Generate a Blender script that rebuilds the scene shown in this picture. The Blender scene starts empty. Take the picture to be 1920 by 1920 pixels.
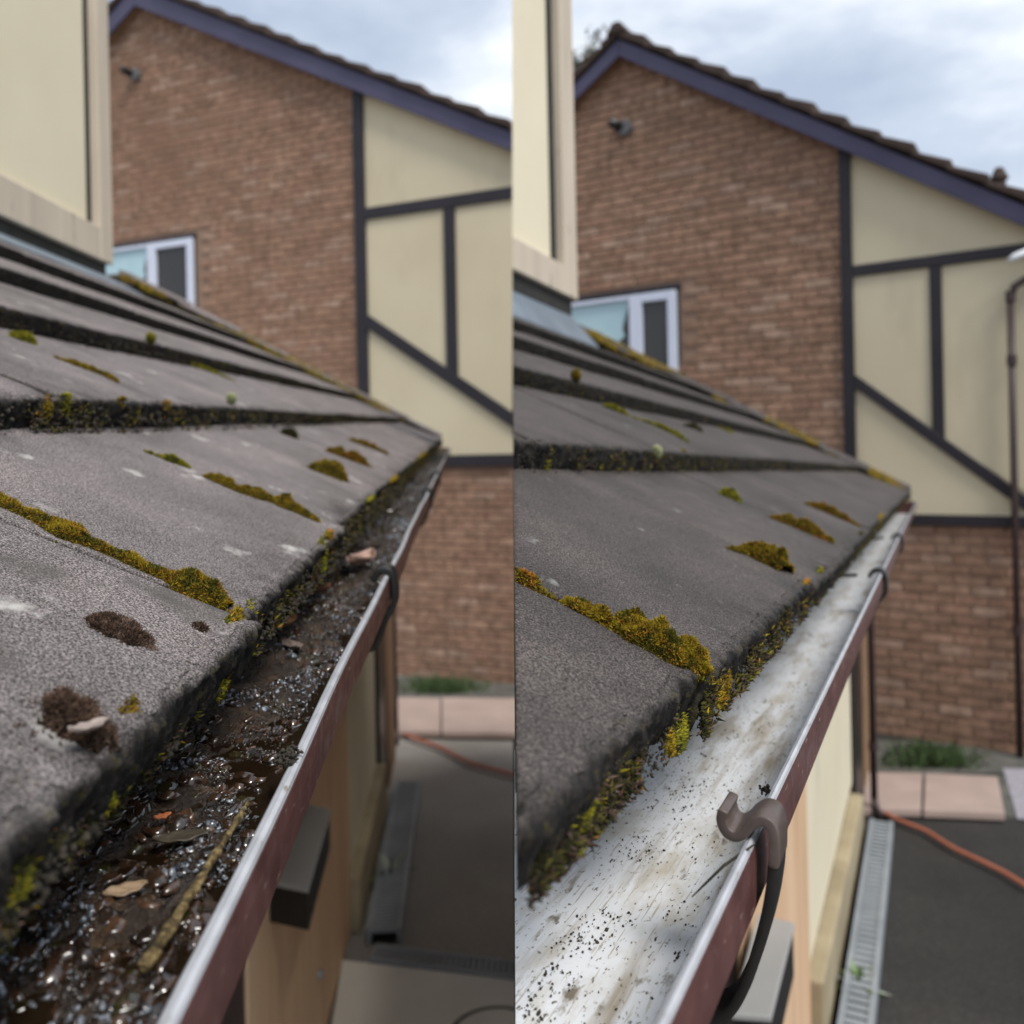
import bpy, bmesh, math, random
import numpy as np
from mathutils import Vector, Matrix

# ------------------------------------------------------------------ camera, sky, sun, exposure
FPX, HY, ROLL, EZ = 1600.0, 850.0, math.radians(1.2), 1.8      # focal length in px of a 1920 px picture, horizon row, roll, eye height
SUN_EL, SUN_AZ = math.radians(55), math.radians(143)            # azimuth clockwise from +Y: a veiled sun behind the viewer's right shoulder
scn = bpy.context.scene
COL = scn.collection
cam_d = bpy.data.cameras.new('camera')
cam = bpy.data.objects.new('camera', cam_d)
COL.objects.link(cam)
cam_d.sensor_width = 36.0
cam_d.lens = 36.0 * FPX / 1920.0
cam_d.shift_y = -(960.0 - HY) / 1920.0
cam_d.clip_start, cam_d.clip_end = 0.01, 800.0
cam.location = (0, 0, EZ)
cam.rotation_euler = (Matrix.Rotation(math.pi / 2, 3, 'X') @ Matrix.Rotation(-ROLL, 3, 'Z')).to_euler()
cam_d.dof.use_dof = True
cam_d.dof.focus_distance = 0.37
cam_d.dof.aperture_fstop = 10.0
scn.camera = cam

world = bpy.data.worlds.new('World')
scn.world = world
world.use_nodes = True
wt = world.node_tree
for n in list(wt.nodes): wt.nodes.remove(n)
def wn(t, **k):
    n = wt.nodes.new(t)
    for a, b in k.items(): setattr(n, a, b)
    return n
sky = wn('ShaderNodeTexSky', sky_type='NISHITA', sun_disc=False)
sky.sun_elevation, sky.sun_rotation = SUN_EL, SUN_AZ
sky.air_density, sky.dust_density, sky.ozone_density = 1.0, 2.0, 1.0
tc = wn('ShaderNodeTexCoord')
mp = wn('ShaderNodeMapping'); mp.inputs['Scale'].default_value = (1.0, 1.0, 2.2); mp.inputs['Location'].default_value = (1.2, 0.7, 0.3)
nz = wn('ShaderNodeTexNoise'); nz.inputs['Scale'].default_value = 2.9; nz.inputs['Detail'].default_value = 5; nz.inputs['Roughness'].default_value = .52
cr = wn('ShaderNodeValToRGB')
cr.color_ramp.elements[0].position = .38; cr.color_ramp.elements[0].color = (4.3, 5.0, 6.2, 1)
cr.color_ramp.elements[1].position = .66; cr.color_ramp.elements[1].color = (9.6, 9.9, 10.2, 1)
e = cr.color_ramp.elements.new(.50); e.color = (5.6, 6.3, 7.4, 1)
mx = wn('ShaderNodeMix', data_type='RGBA'); mx.inputs['Factor'].default_value = .86
bg = wn('ShaderNodeBackground'); bg.inputs['Strength'].default_value = .094
wo = wn('ShaderNodeOutputWorld')
wt.links.new(tc.outputs['Generated'], mp.inputs['Vector']); wt.links.new(mp.outputs['Vector'], nz.inputs['Vector'])
wt.links.new(nz.outputs['Fac'], cr.inputs['Fac']); wt.links.new(sky.outputs['Color'], mx.inputs['A'])
wt.links.new(cr.outputs['Color'], mx.inputs['B']); wt.links.new(mx.outputs['Result'], bg.inputs['Color'])
wt.links.new(bg.outputs['Background'], wo.inputs['Surface'])

sun_d = bpy.data.lights.new('sun', 'SUN')
sun_d.energy, sun_d.angle, sun_d.color = 2.3, math.radians(20), (1.0, .955, .89)
sun = bpy.data.objects.new('sun', sun_d)
COL.objects.link(sun)
sdir = Vector((math.sin(SUN_AZ) * math.cos(SUN_EL), math.cos(SUN_AZ) * math.cos(SUN_EL), math.sin(SUN_EL)))
sun.rotation_euler = sdir.to_track_quat('Z', 'Y').to_euler()
vs = scn.view_settings
vs.view_transform, vs.look, vs.gamma, vs.exposure, vs.use_curve_mapping = 'Standard', 'None', 1.0, 0.47, False

# ------------------------------------------------------------------ helpers: sight lines, frames, noise, meshes
EYE = np.array([0, 0, EZ])
def ray(u, v):
    du, dv = u - 960, v - HY
    return np.array([(du * math.cos(ROLL) - dv * math.sin(ROLL)) / FPX, 1, -(du * math.sin(ROLL) + dv * math.cos(ROLL)) / FPX])
def gnd(u, v, z=0.0):
    R = ray(u, v)
    return EYE + R * ((z - EZ) / R[2])
TH = math.radians(30)          # roof pitch
GA, TK, TW = .22, .024, .338   # course gauge, tile thickness, tile width
CT, ST = math.cos(TH), math.sin(TH)
class Frame:
    """along the eaves: r across (right +), l along, z up from the eye line"""
    def __init__(s, vp, joint, depth):
        d = ray(*vp); h = np.array([d[0], d[1], 0]); n = np.linalg.norm(h)
        s.g = h / n; s.k = d[2] / n; s.r = np.array([s.g[1], -s.g[0], 0])
        s.rt, s.lt, s.zt = s.dec(depth * ray(*joint))
    def dec(s, X):
        l = X @ s.g
        return X @ s.r, l, X[2] - s.k * l
    def P(s, r, l, z):
        r, l, z = np.broadcast_arrays(np.asarray(r, float), np.asarray(l, float), np.asarray(z, float))
        o = EYE + r[..., None] * s.r + l[..., None] * s.g
        o[..., 2] += z + s.k * l
        return o
    def on_r(s, u, v, r):       # where a sight line meets the vertical plane at r: (l, z)
        R = ray(u, v); X = R * (r / (R @ s.r)); a = s.dec(X)
        return a[1], a[2]
    def on_l(s, u, v, l):
        R = ray(u, v); X = R * (l / (R @ s.g)); a = s.dec(X)
        return a[0], a[2]
    def on_z(s, u, v, z):
        R = ray(u, v); a = s.dec(R); q = z / a[2]
        return a[0] * q, a[1] * q
    def T(s, c, t, l, n):       # a point on tile course c: t up the tile, l along, n off its face
        ta = TH - math.atan(TK / GA)
        r0, z0 = s.rt - c * GA * CT, s.zt + c * GA * ST
        t, l, n = np.broadcast_arrays(np.asarray(t, float), np.asarray(l, float), np.asarray(n, float))
        return s.P(r0 - t * math.cos(ta) + n * math.sin(ta), l, z0 + t * math.sin(ta) + n * math.cos(ta))
    def on_tile(s, u, v, c):    # (t, l) where a sight line meets course c
        ta = TH - math.atan(TK / GA)
        r0, z0 = s.rt - c * GA * CT, s.zt + c * GA * ST
        a = s.dec(ray(u, v)); m = math.tan(ta)
        q = (z0 + m * r0) / (a[2] + m * a[0])
        return (r0 - a[0] * q) / math.cos(ta), a[1] * q

def hsh(ix, iy, iz, seed):
    h = (ix * 374761393 + iy * 668265263 + iz * 1274126177 + seed * 974711) & 0xffffffff
    h = ((h ^ (h >> 13)) * 1103515245) & 0xffffffff
    h = ((h ^ (h >> 15)) * 2246822519) & 0xffffffff
    return ((h ^ (h >> 16)) & 0xffffff) / float(0xffffff)
def vnoise(p, seed=0):
    p = np.asarray(p, float); i = np.floor(p).astype(np.int64); f = p - i; f = f * f * (3 - 2 * f); o = 0
    for dx in (0, 1):
        for dy in (0, 1):
            for dz in (0, 1):
                w = (f[..., 0] if dx else 1 - f[..., 0]) * (f[..., 1] if dy else 1 - f[..., 1]) * (f[..., 2] if dz else 1 - f[..., 2])
                o = o + w * hsh(i[..., 0] + dx, i[..., 1] + dy, i[..., 2] + dz, seed)
    return o * 2 - 1
def fbm(p, sc, oc=4, seed=0, gain=.5):
    p = np.asarray(p, float) * sc; a = 1.; o = 0
    for k in range(oc):
        o = o + a * vnoise(p, seed + k); p = p * 2.03 + 7.1; a *= gain
    return o

BASE = {}; WM = {}     # base point and world matrix of each object
def tag(o, label=None, cat=None, group=None, kind=None):
    if label: o['label'] = label
    if cat: o['category'] = cat
    if group: o['group'] = group
    if kind: o['kind'] = kind
    return o
def thing(name, loc, label, cat, group=None):
    o = bpy.data.objects.new(name, None); o.empty_display_size = .05
    COL.objects.link(o); o.location = tuple(loc); BASE[o] = np.array(loc, float)
    return tag(o, label, cat, group)
def mesh(name, V, Fc, mat, smooth=False, cols=None, uv=None, edge=None):
    me = bpy.data.meshes.new(name)
    V = np.asarray(V, float)
    if isinstance(Fc, np.ndarray):
        k = Fc.shape[1]; nf = len(Fc)
        me.vertices.add(len(V)); me.vertices.foreach_set('co', V.astype(np.float32).ravel())
        me.loops.add(nf * k); me.loops.foreach_set('vertex_index', Fc.astype(np.int32).ravel())
        me.polygons.add(nf); me.polygons.foreach_set('loop_start', np.arange(0, nf * k, k, dtype=np.int32))
        me.update(calc_edges=True); me.validate()
    else:
        me.from_pydata([tuple(v) for v in V], [], Fc); me.update()
    if mat: me.materials.append(mat)
    if smooth: me.polygons.foreach_set('use_smooth', np.ones(len(me.polygons), bool))
    if cols is not None:
        a = me.color_attributes.new('Col', 'FLOAT_COLOR', 'POINT')
        c = np.ones((len(V), 4), np.float32); c[:, :3] = cols; a.data.foreach_set('color', c.ravel())
    if edge is not None:
        a = me.attributes.new('edge', 'FLOAT', 'POINT'); a.data.foreach_set('value', np.asarray(edge, np.float32))
    if uv is not None:
        l = me.uv_layers.new(name='UVMap'); vi = np.empty(len(me.loops), np.int32); me.loops.foreach_get('vertex_index', vi)
        l.data.foreach_set('uv', np.asarray(uv, np.float32)[vi].ravel())
    return me
def obj(name, me, parent=None, M=None):
    o = bpy.data.objects.new(name, me); COL.objects.link(o)
    if parent is not None:
        o.parent = parent; BASE[o] = BASE[parent]
        WM[o] = M if M is not None else Matrix.Translation(Vector(BASE[parent]))
        if M is not None: o.matrix_local = Matrix.Translation(-Vector(BASE[parent])) @ M
    else:
        BASE[o] = np.zeros(3); WM[o] = M if M is not None else Matrix.Identity(4)
        if M is not None: o.matrix_local = M
    return o
def mk(name, V, Fc, mat, parent=None, **k):
    V = np.asarray(V, float)
    if parent is not None: V = V - BASE[parent]
    return obj(name, mesh(name, V, Fc, mat, **k), parent)
class MB:
    """collects closed shapes of ONE piece"""
    def __init__(s): s.v = []; s.f = []; s.c = []
    def add(s, V, Fc, col=None):
        b = len(s.v); s.v += [tuple(map(float, v)) for v in V]; s.f += [[i + b for i in f] for f in Fc]
        s.c += [col or (1, 1, 1)] * len(V)
    def hexa(s, a, b, col=None):    # two quads (bottom, top), same winding
        n = len(a); Fc = [list(range(n))[::-1], [n + i for i in range(n)]] + [[i, (i + 1) % n, n + (i + 1) % n, n + i] for i in range(n)]
        s.add(list(a) + list(b), Fc, col)
    def build(s, name, mat, parent=None, smooth=False, usecol=False):
        o = mk(name, s.v, s.f, mat, parent, smooth=smooth, cols=np.array(s.c) if usecol else None)
        bm = bmesh.new(); bm.from_mesh(o.data); bmesh.ops.recalc_face_normals(bm, faces=bm.faces); bm.to_mesh(o.data); bm.free()
        return o
def bevel(o, w, seg=2):
    m = o.modifiers.new('bevel', 'BEVEL'); m.width = w; m.segments = seg; m.limit_method = 'ANGLE'; m.angle_limit = .6
    return o
def tube(pts, rad, n=10, caps=True):
    pts = np.asarray(pts, float); m = len(pts); rad = np.broadcast_to(np.asarray(rad, float), (m,))
    tg = np.gradient(pts, axis=0); tg /= np.linalg.norm(tg, axis=1)[:, None]
    up = np.array([0, 0, 1.]) if abs(tg[0][2]) < .9 else np.array([1., 0, 0]); V = []
    for i in range(m):
        a = np.cross(tg[i], up); a /= np.linalg.norm(a); b = np.cross(a, tg[i]); up = b
        for k in range(n):
            q = 2 * math.pi * k / n; V.append(pts[i] + rad[i] * (math.cos(q) * a + math.sin(q) * b))
    Fc = [[i * n + k, i * n + (k + 1) % n, (i + 1) * n + (k + 1) % n, (i + 1) * n + k] for i in range(m - 1) for k in range(n)]
    if caps: Fc += [list(range(n))[::-1], [(m - 1) * n + k for k in range(n)]]
    return V, Fc
def cut(o, co, no):
    """cut a mesh in world space, keep the side the normal points away from, close the hole; False when nothing is left"""
    me = o.data
    me = o.data = me.copy()
    M = WM[o]
    bm = bmesh.new(); bm.from_mesh(me); bm.transform(M)
    r = bmesh.ops.bisect_plane(bm, geom=bm.verts[:] + bm.edges[:] + bm.faces[:], plane_co=co, plane_no=no, clear_outer=True, dist=1e-6)
    ed = [e for e in r['geom_cut'] if isinstance(e, bmesh.types.BMEdge) and e.is_valid]
    if ed: bmesh.ops.holes_fill(bm, edges=[e for e in bm.edges if e.is_boundary and e in set(ed)], sides=0)
    bm.transform(M.inverted()); ok = len(bm.faces) > 0; bm.to_mesh(me); bm.free()
    if not ok: bpy.data.objects.remove(o)
    return ok
def grid_faces(nr, nc, closed=False):
    i = np.arange(nr - 1)[:, None] * nc; j = np.arange(nc if closed else nc - 1)[None, :]; j2 = (j + 1) % nc
    return np.stack([i + j, i + j2, i + nc + j2, i + nc + j], -1).reshape(-1, 4)

# ------------------------------------------------------------------ materials (all node based)
def mat(name, cols, sc=8., det=4, rough=.7, bump=0., bsc=None, stretch=(1, 1, 1), coord='pos', speck=None, layers=(), attr=None,
        spec=.4, trans=0., rrange=None, metal=0., bdist=.002):
    m = bpy.data.materials.new(name); m.use_nodes = True; t = m.node_tree
    for n in list(t.nodes): t.nodes.remove(n)
    L = t.links.new
    def N(ty, **k):
        n = t.nodes.new(ty)
        for a, b in k.items(): setattr(n, a, b)
        return n
    out = N('ShaderNodeOutputMaterial'); bs = N('ShaderNodeBsdfPrincipled'); L(bs.outputs[0], out.inputs[0])
    if coord == 'pos': src = N('ShaderNodeNewGeometry').outputs['Position']
    elif coord == 'uv': src = N('ShaderNodeTexCoord').outputs['UV']
    else: src = N('ShaderNodeTexCoord').outputs['Object']
    mp_ = N('ShaderNodeMapping'); mp_.inputs['Scale'].default_value = stretch; L(src, mp_.inputs['Vector']); vec = mp_.outputs['Vector']
    def noise(s, d=3, r=.55, v=None):
        n = N('ShaderNodeTexNoise'); n.inputs['Scale'].default_value = s; n.inputs['Detail'].default_value = d; n.inputs['Roughness'].default_value = r
        L(v or vec, n.inputs['Vector']); return n.outputs['Fac']
    def ramp(f, els):
        r = N('ShaderNodeValToRGB'); E = r.color_ramp.elements
        E[0].position, E[0].color = els[0][0], (*els[0][1], 1); E[1].position, E[1].color = els[-1][0], (*els[-1][1], 1)
        for p, c in els[1:-1]: q = E.new(p); q.color = (*c, 1)
        L(f, r.inputs['Fac']); return r.outputs['Color']
    def mix(f, a, b, mode='MIX'):
        x = N('ShaderNodeMix', data_type='RGBA', blend_type=mode)
        if isinstance(f, float): x.inputs['Factor'].default_value = f
        else: L(f, x.inputs['Factor'])
        for s_, w in (('A', a), ('B', b)):
            if isinstance(w, tuple): x.inputs[s_].default_value = (*w, 1)
            else: L(w, x.inputs[s_])
        return x.outputs['Result']
    c = ramp(noise(sc, det), cols)
    if speck:       # (scale, dark multiplier, light multiplier)
        s_, lo, hi = speck
        c = mix(1., c, ramp(noise(s_, 2, .6), [(.39, (lo,) * 3), (.52, ((lo + hi) / 2.3,) * 3), (.64, (hi,) * 3)]), 'MULTIPLY')
    for (s_, lo, hi, col, st) in layers:    # stains, lichen, dirt
        v2 = None
        if st:
            q = N('ShaderNodeMapping'); q.inputs['Scale'].default_value = st; q.inputs['Location'].default_value = (s_ * .37, 1.3, s_ * .11); L(src, q.inputs['Vector']); v2 = q.outputs['Vector']
        c = mix(ramp(noise(s_, 4, .6, v2), [(lo, (0,) * 3), (hi, (1,) * 3)]), c, col)
    if attr == 'col':
        a = N('ShaderNodeAttribute', attribute_name='Col'); c = mix(1., c, a.outputs['Color'], 'MULTIPLY')
    if attr == 'edge':
        a = N('ShaderNodeAttribute', attribute_name='edge')
        e_ = ramp(noise(160, 5, .7), [(.38, (.004, .0035, .003)), (.50, (.013, .011, .009)), (.58, (.036, .030, .025)), (.64, (.055, .048, .010)), (.72, (.012, .010, .007))])
        c = mix(a.outputs['Fac'], c, e_)
    L(c, bs.inputs['Base Color'])
    if rrange:
        r_ = ramp(noise(rrange[0], 3), [(.4, (rrange[1],) * 3), (.6, (rrange[2],) * 3)]); L(r_, bs.inputs['Roughness'])
    else: bs.inputs['Roughness'].default_value = rough
    bs.inputs['Specular IOR Level'].default_value = spec; bs.inputs['Metallic'].default_value = metal
    if trans:
        bs.inputs['Transmission Weight'].default_value = trans
    if bump:
        b = N('ShaderNodeBump'); b.inputs['Strength'].default_value = bump; b.inputs['Distance'].default_value = bdist
        L(noise(bsc or sc, 4, .6), b.inputs['Height']); L(b.outputs['Normal'], bs.inputs['Normal'])
    return m
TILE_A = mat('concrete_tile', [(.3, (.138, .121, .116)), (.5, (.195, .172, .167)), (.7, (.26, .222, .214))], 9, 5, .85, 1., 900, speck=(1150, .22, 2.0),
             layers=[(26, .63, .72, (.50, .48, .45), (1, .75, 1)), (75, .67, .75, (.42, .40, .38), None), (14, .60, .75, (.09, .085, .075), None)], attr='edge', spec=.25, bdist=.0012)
TILE_B = mat('dimmed_concrete_tile', [(.3, (.054, .046, .042)), (.5, (.077, .066, .061)), (.7, (.106, .089, .081))], 9, 5, .72, .9, 900, speck=(1150, .22, 2.0),
             layers=[(30, .66, .75, (.26, .26, .25), (1, .75, 1)), (75, .69, .77, (.24, .235, .225), None), (14, .60, .75, (.045, .042, .04), None)], attr='edge', spec=.3, bdist=.0012)  # left roof's tile, with the right side's dimmer daylight put into its colour
MOSS = mat('moss', [(.3, (.8, .8, .8)), (.7, (1.15, 1.15, 1.15))], 220, 3, .9, attr='col', spec=.15)
BROWN = mat('brown_gutter_paint', [(.35, (.085, .036, .033)), (.65, (.125, .055, .049))], 30, 4, .42, .25, 400, coord='uv', rrange=(60, .3, .5),
            layers=[(300, .64, .70, (.36, .26, .23), (1.0, .20, 1)), (38, .66, .8, (.27, .17, .15), (1, .3, 1))], bdist=.0006)
LIN_A = mat('dirty_white_lining', [(.35, (.60, .60, .60)), (.65, (.74, .75, .77))], 40, 4, .4, coord='uv', layers=[(120, .56, .66, (.12, .10, .07), (1, .5, 1))])
LIN_B = mat('white_gutter_lining', [(.35, (.72, .745, .78)), (.65, (.80, .825, .855))], 20, 4, .30, coord='uv', spec=.5, bump=.2, bsc=150, bdist=.0006,
            layers=[(45, .50, .70, (.52, .48, .40), (1, .40, 1)), (60, .54, .70, (.36, .315, .25), (1, .10, 1)), (520, .60, .66, (.13, .11, .08), (1, .45, 1)), (110, .61, .70, (.20, .17, .13), (1, .35, 1)), (260, .655, .69, (.03, .026, .02), (1, .30, 1)), (900, .60, .64, (.45, .42, .37), (1, .03, 1))])
LIP = mat('white_gutter_lip', [(.35, (.40, .41, .43)), (.65, (.52, .53, .56))], 60, 4, .35, coord='uv', layers=[(200, .64, .72, (.28, .24, .2), (1, .4, 1))])
SLUDGE = mat('wet_sludge', [(.32, (.012, .008, .005)), (.5, (.036, .021, .011)), (.62, (.070, .040, .020)), (.72, (.10, .066, .03))], 70, 6, .3, 1., 420, rrange=(130, .04, .20),
             layers=[(60, .62, .72, (.05, .055, .012), None)], spec=.75, bdist=.005)
CRUMB = mat('wet_crumbs', [(.35, (.012, .009, .007)), (.65, (.05, .040, .033))], 150, 3, .12, rrange=(200, .04, .28), spec=1., attr='col')
DRYDIRT = mat('dark_dirt', [(.3, (.02, .018, .014)), (.7, (.06, .05, .035))], 200, 3, .9)
BARK = mat('mossy_twig', [(.36, (.035, .024, .010)), (.5, (.13, .088, .032)), (.64, (.27, .20, .085))], 330, 5, .8, 1., 420, bdist=.002)
LEAFM = mat('dead_leaf', [(.3, (.75, .75, .75)), (.7, (1.2, 1.2, 1.2))], 160, 4, .45, .4, 300, attr='col', spec=.5)
BLACK = mat('shade_black', [(.3, (.012, .012, .012)), (.7, (.022, .021, .02))], 60, 3, .4)
CLIPB = mat('brown_bracket', [(.3, (.075, .055, .047)), (.7, (.12, .092, .08))], 60, 4, .38, .3, 300, layers=[(500, .70, .75, (.36, .31, .27), None)], bdist=.0006)
CREAM = mat('cream_render', [(.3, (.70, .63, .455)), (.7, (.77, .70, .525))], 1.6, 5, .85, .15, 200, layers=[(3, .62, .82, (.55, .50, .40), (1, 1, .5))])
CREAMN = mat('cream_panel', [(.3, (.58, .50, .345)), (.7, (.64, .56, .395))], 1.4, 4, .85, .12, 90, layers=[(2.2, .58, .8, (.52, .445, .31), (1, 1, .35))])
TAN = mat('weathered_tan_board', [(.3, (.50, .43, .34)), (.7, (.62, .54, .43))], 12, 5, .8, .4, 60, stretch=(1, 1, .15), layers=[(30, .68, .76, (.14, .11, .08), None)])
GAPM = mat('dark_rubber_seal', [(.3, (.02, .02, .018)), (.7, (.04, .038, .034))], 20, 3, .8)
LEAD = mat('lead_flashing', [(.3, (.12, .15, .18)), (.7, (.19, .23, .265))], 6, 4, .5, .2, 40, spec=.5)
BARGE = mat('purple_grey_bargeboard', [(.3, (.062, .056, .105)), (.7, (.08, .073, .130))], 3, 3, .5)
TIMBER = mat('dark_painted_timber', [(.3, (.016, .013, .017)), (.7, (.024, .02, .026))], 4, 4, .55)
BRICKM = mat('red_brown_brick', [(.3, (.66, .64, .62)), (.7, (1.25, 1.25, 1.25))], 14, 5, .9, layers=[(1.1, .5, .72, (.80, .77, .75), None), (26, .62, .72, (1.45, 1.5, 1.55), None)], attr='col', spec=.2)
MORTAR = mat('mortar', [(.3, (.25, .160, .112)), (.7, (.30, .195, .14))], 5, 4, .95)
RTILE = mat('brown_roof_tile', [(.3, (.035, .024, .019)), (.7, (.075, .05, .04))], 4, 4, .9)
UPVC = mat('white_window_frame', [(.3, (.62, .66, .78)), (.7, (.68, .72, .83))], 2, 2, .35)
SOFF = mat('timber_soffit', [(.3, (.20, .12, .07)), (.7, (.28, .17, .10))], 6, 3, .8)
GLASS = mat('dark_window_glass', [(.3, (.03, .028, .025)), (.7, (.05, .045, .04))], 1, 2, .08, spec=.5)
BLIND = mat('pale_blue_blind', [(.3, (.42, .60, .66)), (.7, (.50, .68, .72))], 3, 2, .6)
WOOD = mat('orange_plywood', [(.3, (.58, .37, .22)), (.5, (.68, .45, .275)), (.7, (.74, .51, .33))], 7, 6, .7, .2, 60, stretch=(1, 1, .14), layers=[(16, .62, .74, (.44, .25, .14), (1, 1, .1)), (9, .66, .8, (.76, .56, .39), (1, 1, .12))])
GREY = mat('grey_metal_box', [(.3, (.30, .30, .29)), (.7, (.35, .35, .34))], 4, 3, .6)
PLINTH = mat('stained_plinth', [(.3, (.26, .215, .135)), (.7, (.40, .335, .22))], 4, 5, .9, .3, 60)
GALV = mat('galvanised_drain', [(.3, (.22, .245, .27)), (.7, (.34, .37, .40))], 5, 4, .5, metal=.15)
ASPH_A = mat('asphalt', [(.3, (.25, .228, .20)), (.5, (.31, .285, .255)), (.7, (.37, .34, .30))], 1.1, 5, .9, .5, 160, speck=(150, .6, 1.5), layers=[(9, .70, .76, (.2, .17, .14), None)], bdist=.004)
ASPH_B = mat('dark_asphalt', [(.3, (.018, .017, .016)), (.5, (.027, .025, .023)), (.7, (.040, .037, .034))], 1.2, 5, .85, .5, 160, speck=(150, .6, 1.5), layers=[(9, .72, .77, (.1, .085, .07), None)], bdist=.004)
CONC = mat('pale_concrete', [(.3, (.66, .63, .56)), (.7, (.76, .73, .66))], 3, 5, .9, .3, 120)
PINK = mat('pink_paving', [(.3, (.34, .26, .225)), (.7, (.42, .32, .28))], 5, 4, .9, .2, 90)
GRASS = mat('grass', [(.3, (.035, .06, .018)), (.7, (.06, .1, .03))], 20, 3, .8, attr='col')
SOIL = mat('grey_soil', [(.3, (.07, .07, .06)), (.7, (.13, .125, .11))], 12, 4, .95)
HOSE = mat('orange_hose', [(.3, (.34, .11, .065)), (.7, (.42, .15, .09))], 8, 2, .5)
PIPE = mat('brown_downpipe', [(.3, (.036, .021, .021)), (.7, (.056, .034, .034))], 6, 3, .45)
LEAFG = mat('green_leaf', [(.3, (.7, .7, .7)), (.7, (1.2, 1.2, 1.2))], 30, 2, .6, attr='col')
GRAVEL = mat('pale_gravel', [(.3, (.2, .19, .22)), (.7, (.42, .4, .44))], 60, 3, .9, .6, 60, bdist=.01)
WHITEP = mat('white_lamp_plastic', [(.3, (.78, .8, .82)), (.7, (.84, .86, .88))], 3, 2, .4)

random.seed(4); rng = np.random.default_rng(7)
FA = Frame((868, 790), (440, 1150), .40)
FB = Frame((1745, 885), (1333, 1280), .345)
SEAM = .0012
SN = Vector((-math.cos(ROLL), 0, math.sin(ROLL))); SC = Vector(EYE) + Vector((SEAM, 0, 0))     # the plane in which the right house stops
def beyond(p): return (Vector(p) - SC).dot(SN)
def keep(P, m=.003): return ((P - np.array(SC)) @ np.array(SN)) < -m
LEND = {id(FA): 4.45, id(FB): 4.2}

# ------------------------------------------------------------------ ground
def sheet(name, pts, z, m, th=0., parent=None, kind='structure'):
    b = MB(); P = [(p[0], p[1], z) for p in pts]
    b.hexa([(p[0], p[1], z - max(th, .003)) for p in pts], P)
    o = b.build(name, m, parent)
    if kind and parent is None: tag(o, kind=kind)
    return o
def px_sheet(name, uv, z, m, th=0., parent=None): return sheet(name, [gnd(u, v, z)[:2] for u, v in uv], z, m, th, parent)
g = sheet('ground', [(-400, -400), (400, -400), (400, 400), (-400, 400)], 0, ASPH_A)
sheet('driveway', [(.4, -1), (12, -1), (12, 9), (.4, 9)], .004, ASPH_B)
def gl(Fr, r, l, z=0.): p = Fr.P(r, l, 0); return (p[0], p[1])

# -- left courtyard
px_sheet('concrete_pad', [(642, 1800), (1000, 1841), (1000, 2300), (560, 2300)], .05, CONC, .04)
px_sheet('soil_bed', [(600, 1262), (1010, 1280), (1010, 1306), (600, 1306)], .012, SOIL)
pav = px_sheet('paving', [(640, 1303), (1010, 1306), (1010, 1376), (640, 1372)], .02, SOIL, .02)
for a in ((700, 1306, 826, 1369), (828.5, 1307, 990, 1372), (590, 1306, 697, 1369)):
    x0, y0, x1, y1 = a; bevel(px_sheet('slab', [(x0, y0), (x1, y0 + 2), (x1, y1 + 2), (x0, y1)], .055, PINK, .04, pav), .006)
# -- right drive
px_sheet('soil_bed', [(1560, 1385), (2100, 1405), (2100, 1452), (1560, 1448)], .012, SOIL)
pav = px_sheet('paving', [(1560, 1442), (1883, 1455), (1905, 1530), (1560, 1522)], .02, SOIL, .02)
for q in (((1620, 1447), (1729, 1449), (1727, 1517), (1618, 1515)), ((1734, 1449), (1870, 1455), (1884, 1524), (1731, 1518)), ((1520, 1447), (1616, 1447), (1613, 1515), (1512, 1515))):
    bevel(px_sheet('slab', q, .055, PINK, .04, pav), .006)
px_sheet('gravel_strip', [(1880, 1440), (2150, 1450), (2150, 1540), (1908, 1535)], .014, GRAVEL)

def grass_patch(name, quad, n, h, label, base=(1, 1, 1)):
    a, b, c, d = [gnd(*q) for q in quad]; V = []; C = []
    for _ in range(n):
        s, t = min(max(random.gauss(.5, .24), -.1), 1.1), random.random() ** .7
        p = (a * (1 - s) + b * s) * (1 - t) + (d * (1 - s) + c * s) * t
        q = random.random() * 6.28; w = .006; hh = h * (.4 + .8 * random.random()); lx, ly = random.gauss(0, hh * .5), random.gauss(0, hh * .5)
        V += [(p[0] - w * math.cos(q), p[1] - w * math.sin(q), .01), (p[0] + w * math.cos(q), p[1] + w * math.sin(q), .01), (p[0] + lx, p[1] + ly, hh)]
        k = .6 + .8 * random.random(); C += [(base[0] * k, base[1] * k, base[2] * k)] * 3
    o = mk(name, V, np.arange(3 * n).reshape(-1, 3), GRASS, cols=np.array(C)); tag(o, label, 'grass', kind='stuff'); return o
grass_patch('grass', ((755, 1275), (900, 1280), (900, 1304), (755, 1304)), 900, .08, 'tuft of dark green grass behind the pink slabs, left yard')
grass_patch('grass', ((1680, 1402), (1800, 1408), (1840, 1446), (1660, 1444)), 1100, .08, 'tuft of dark green grass behind the pink slabs, right yard')

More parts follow.
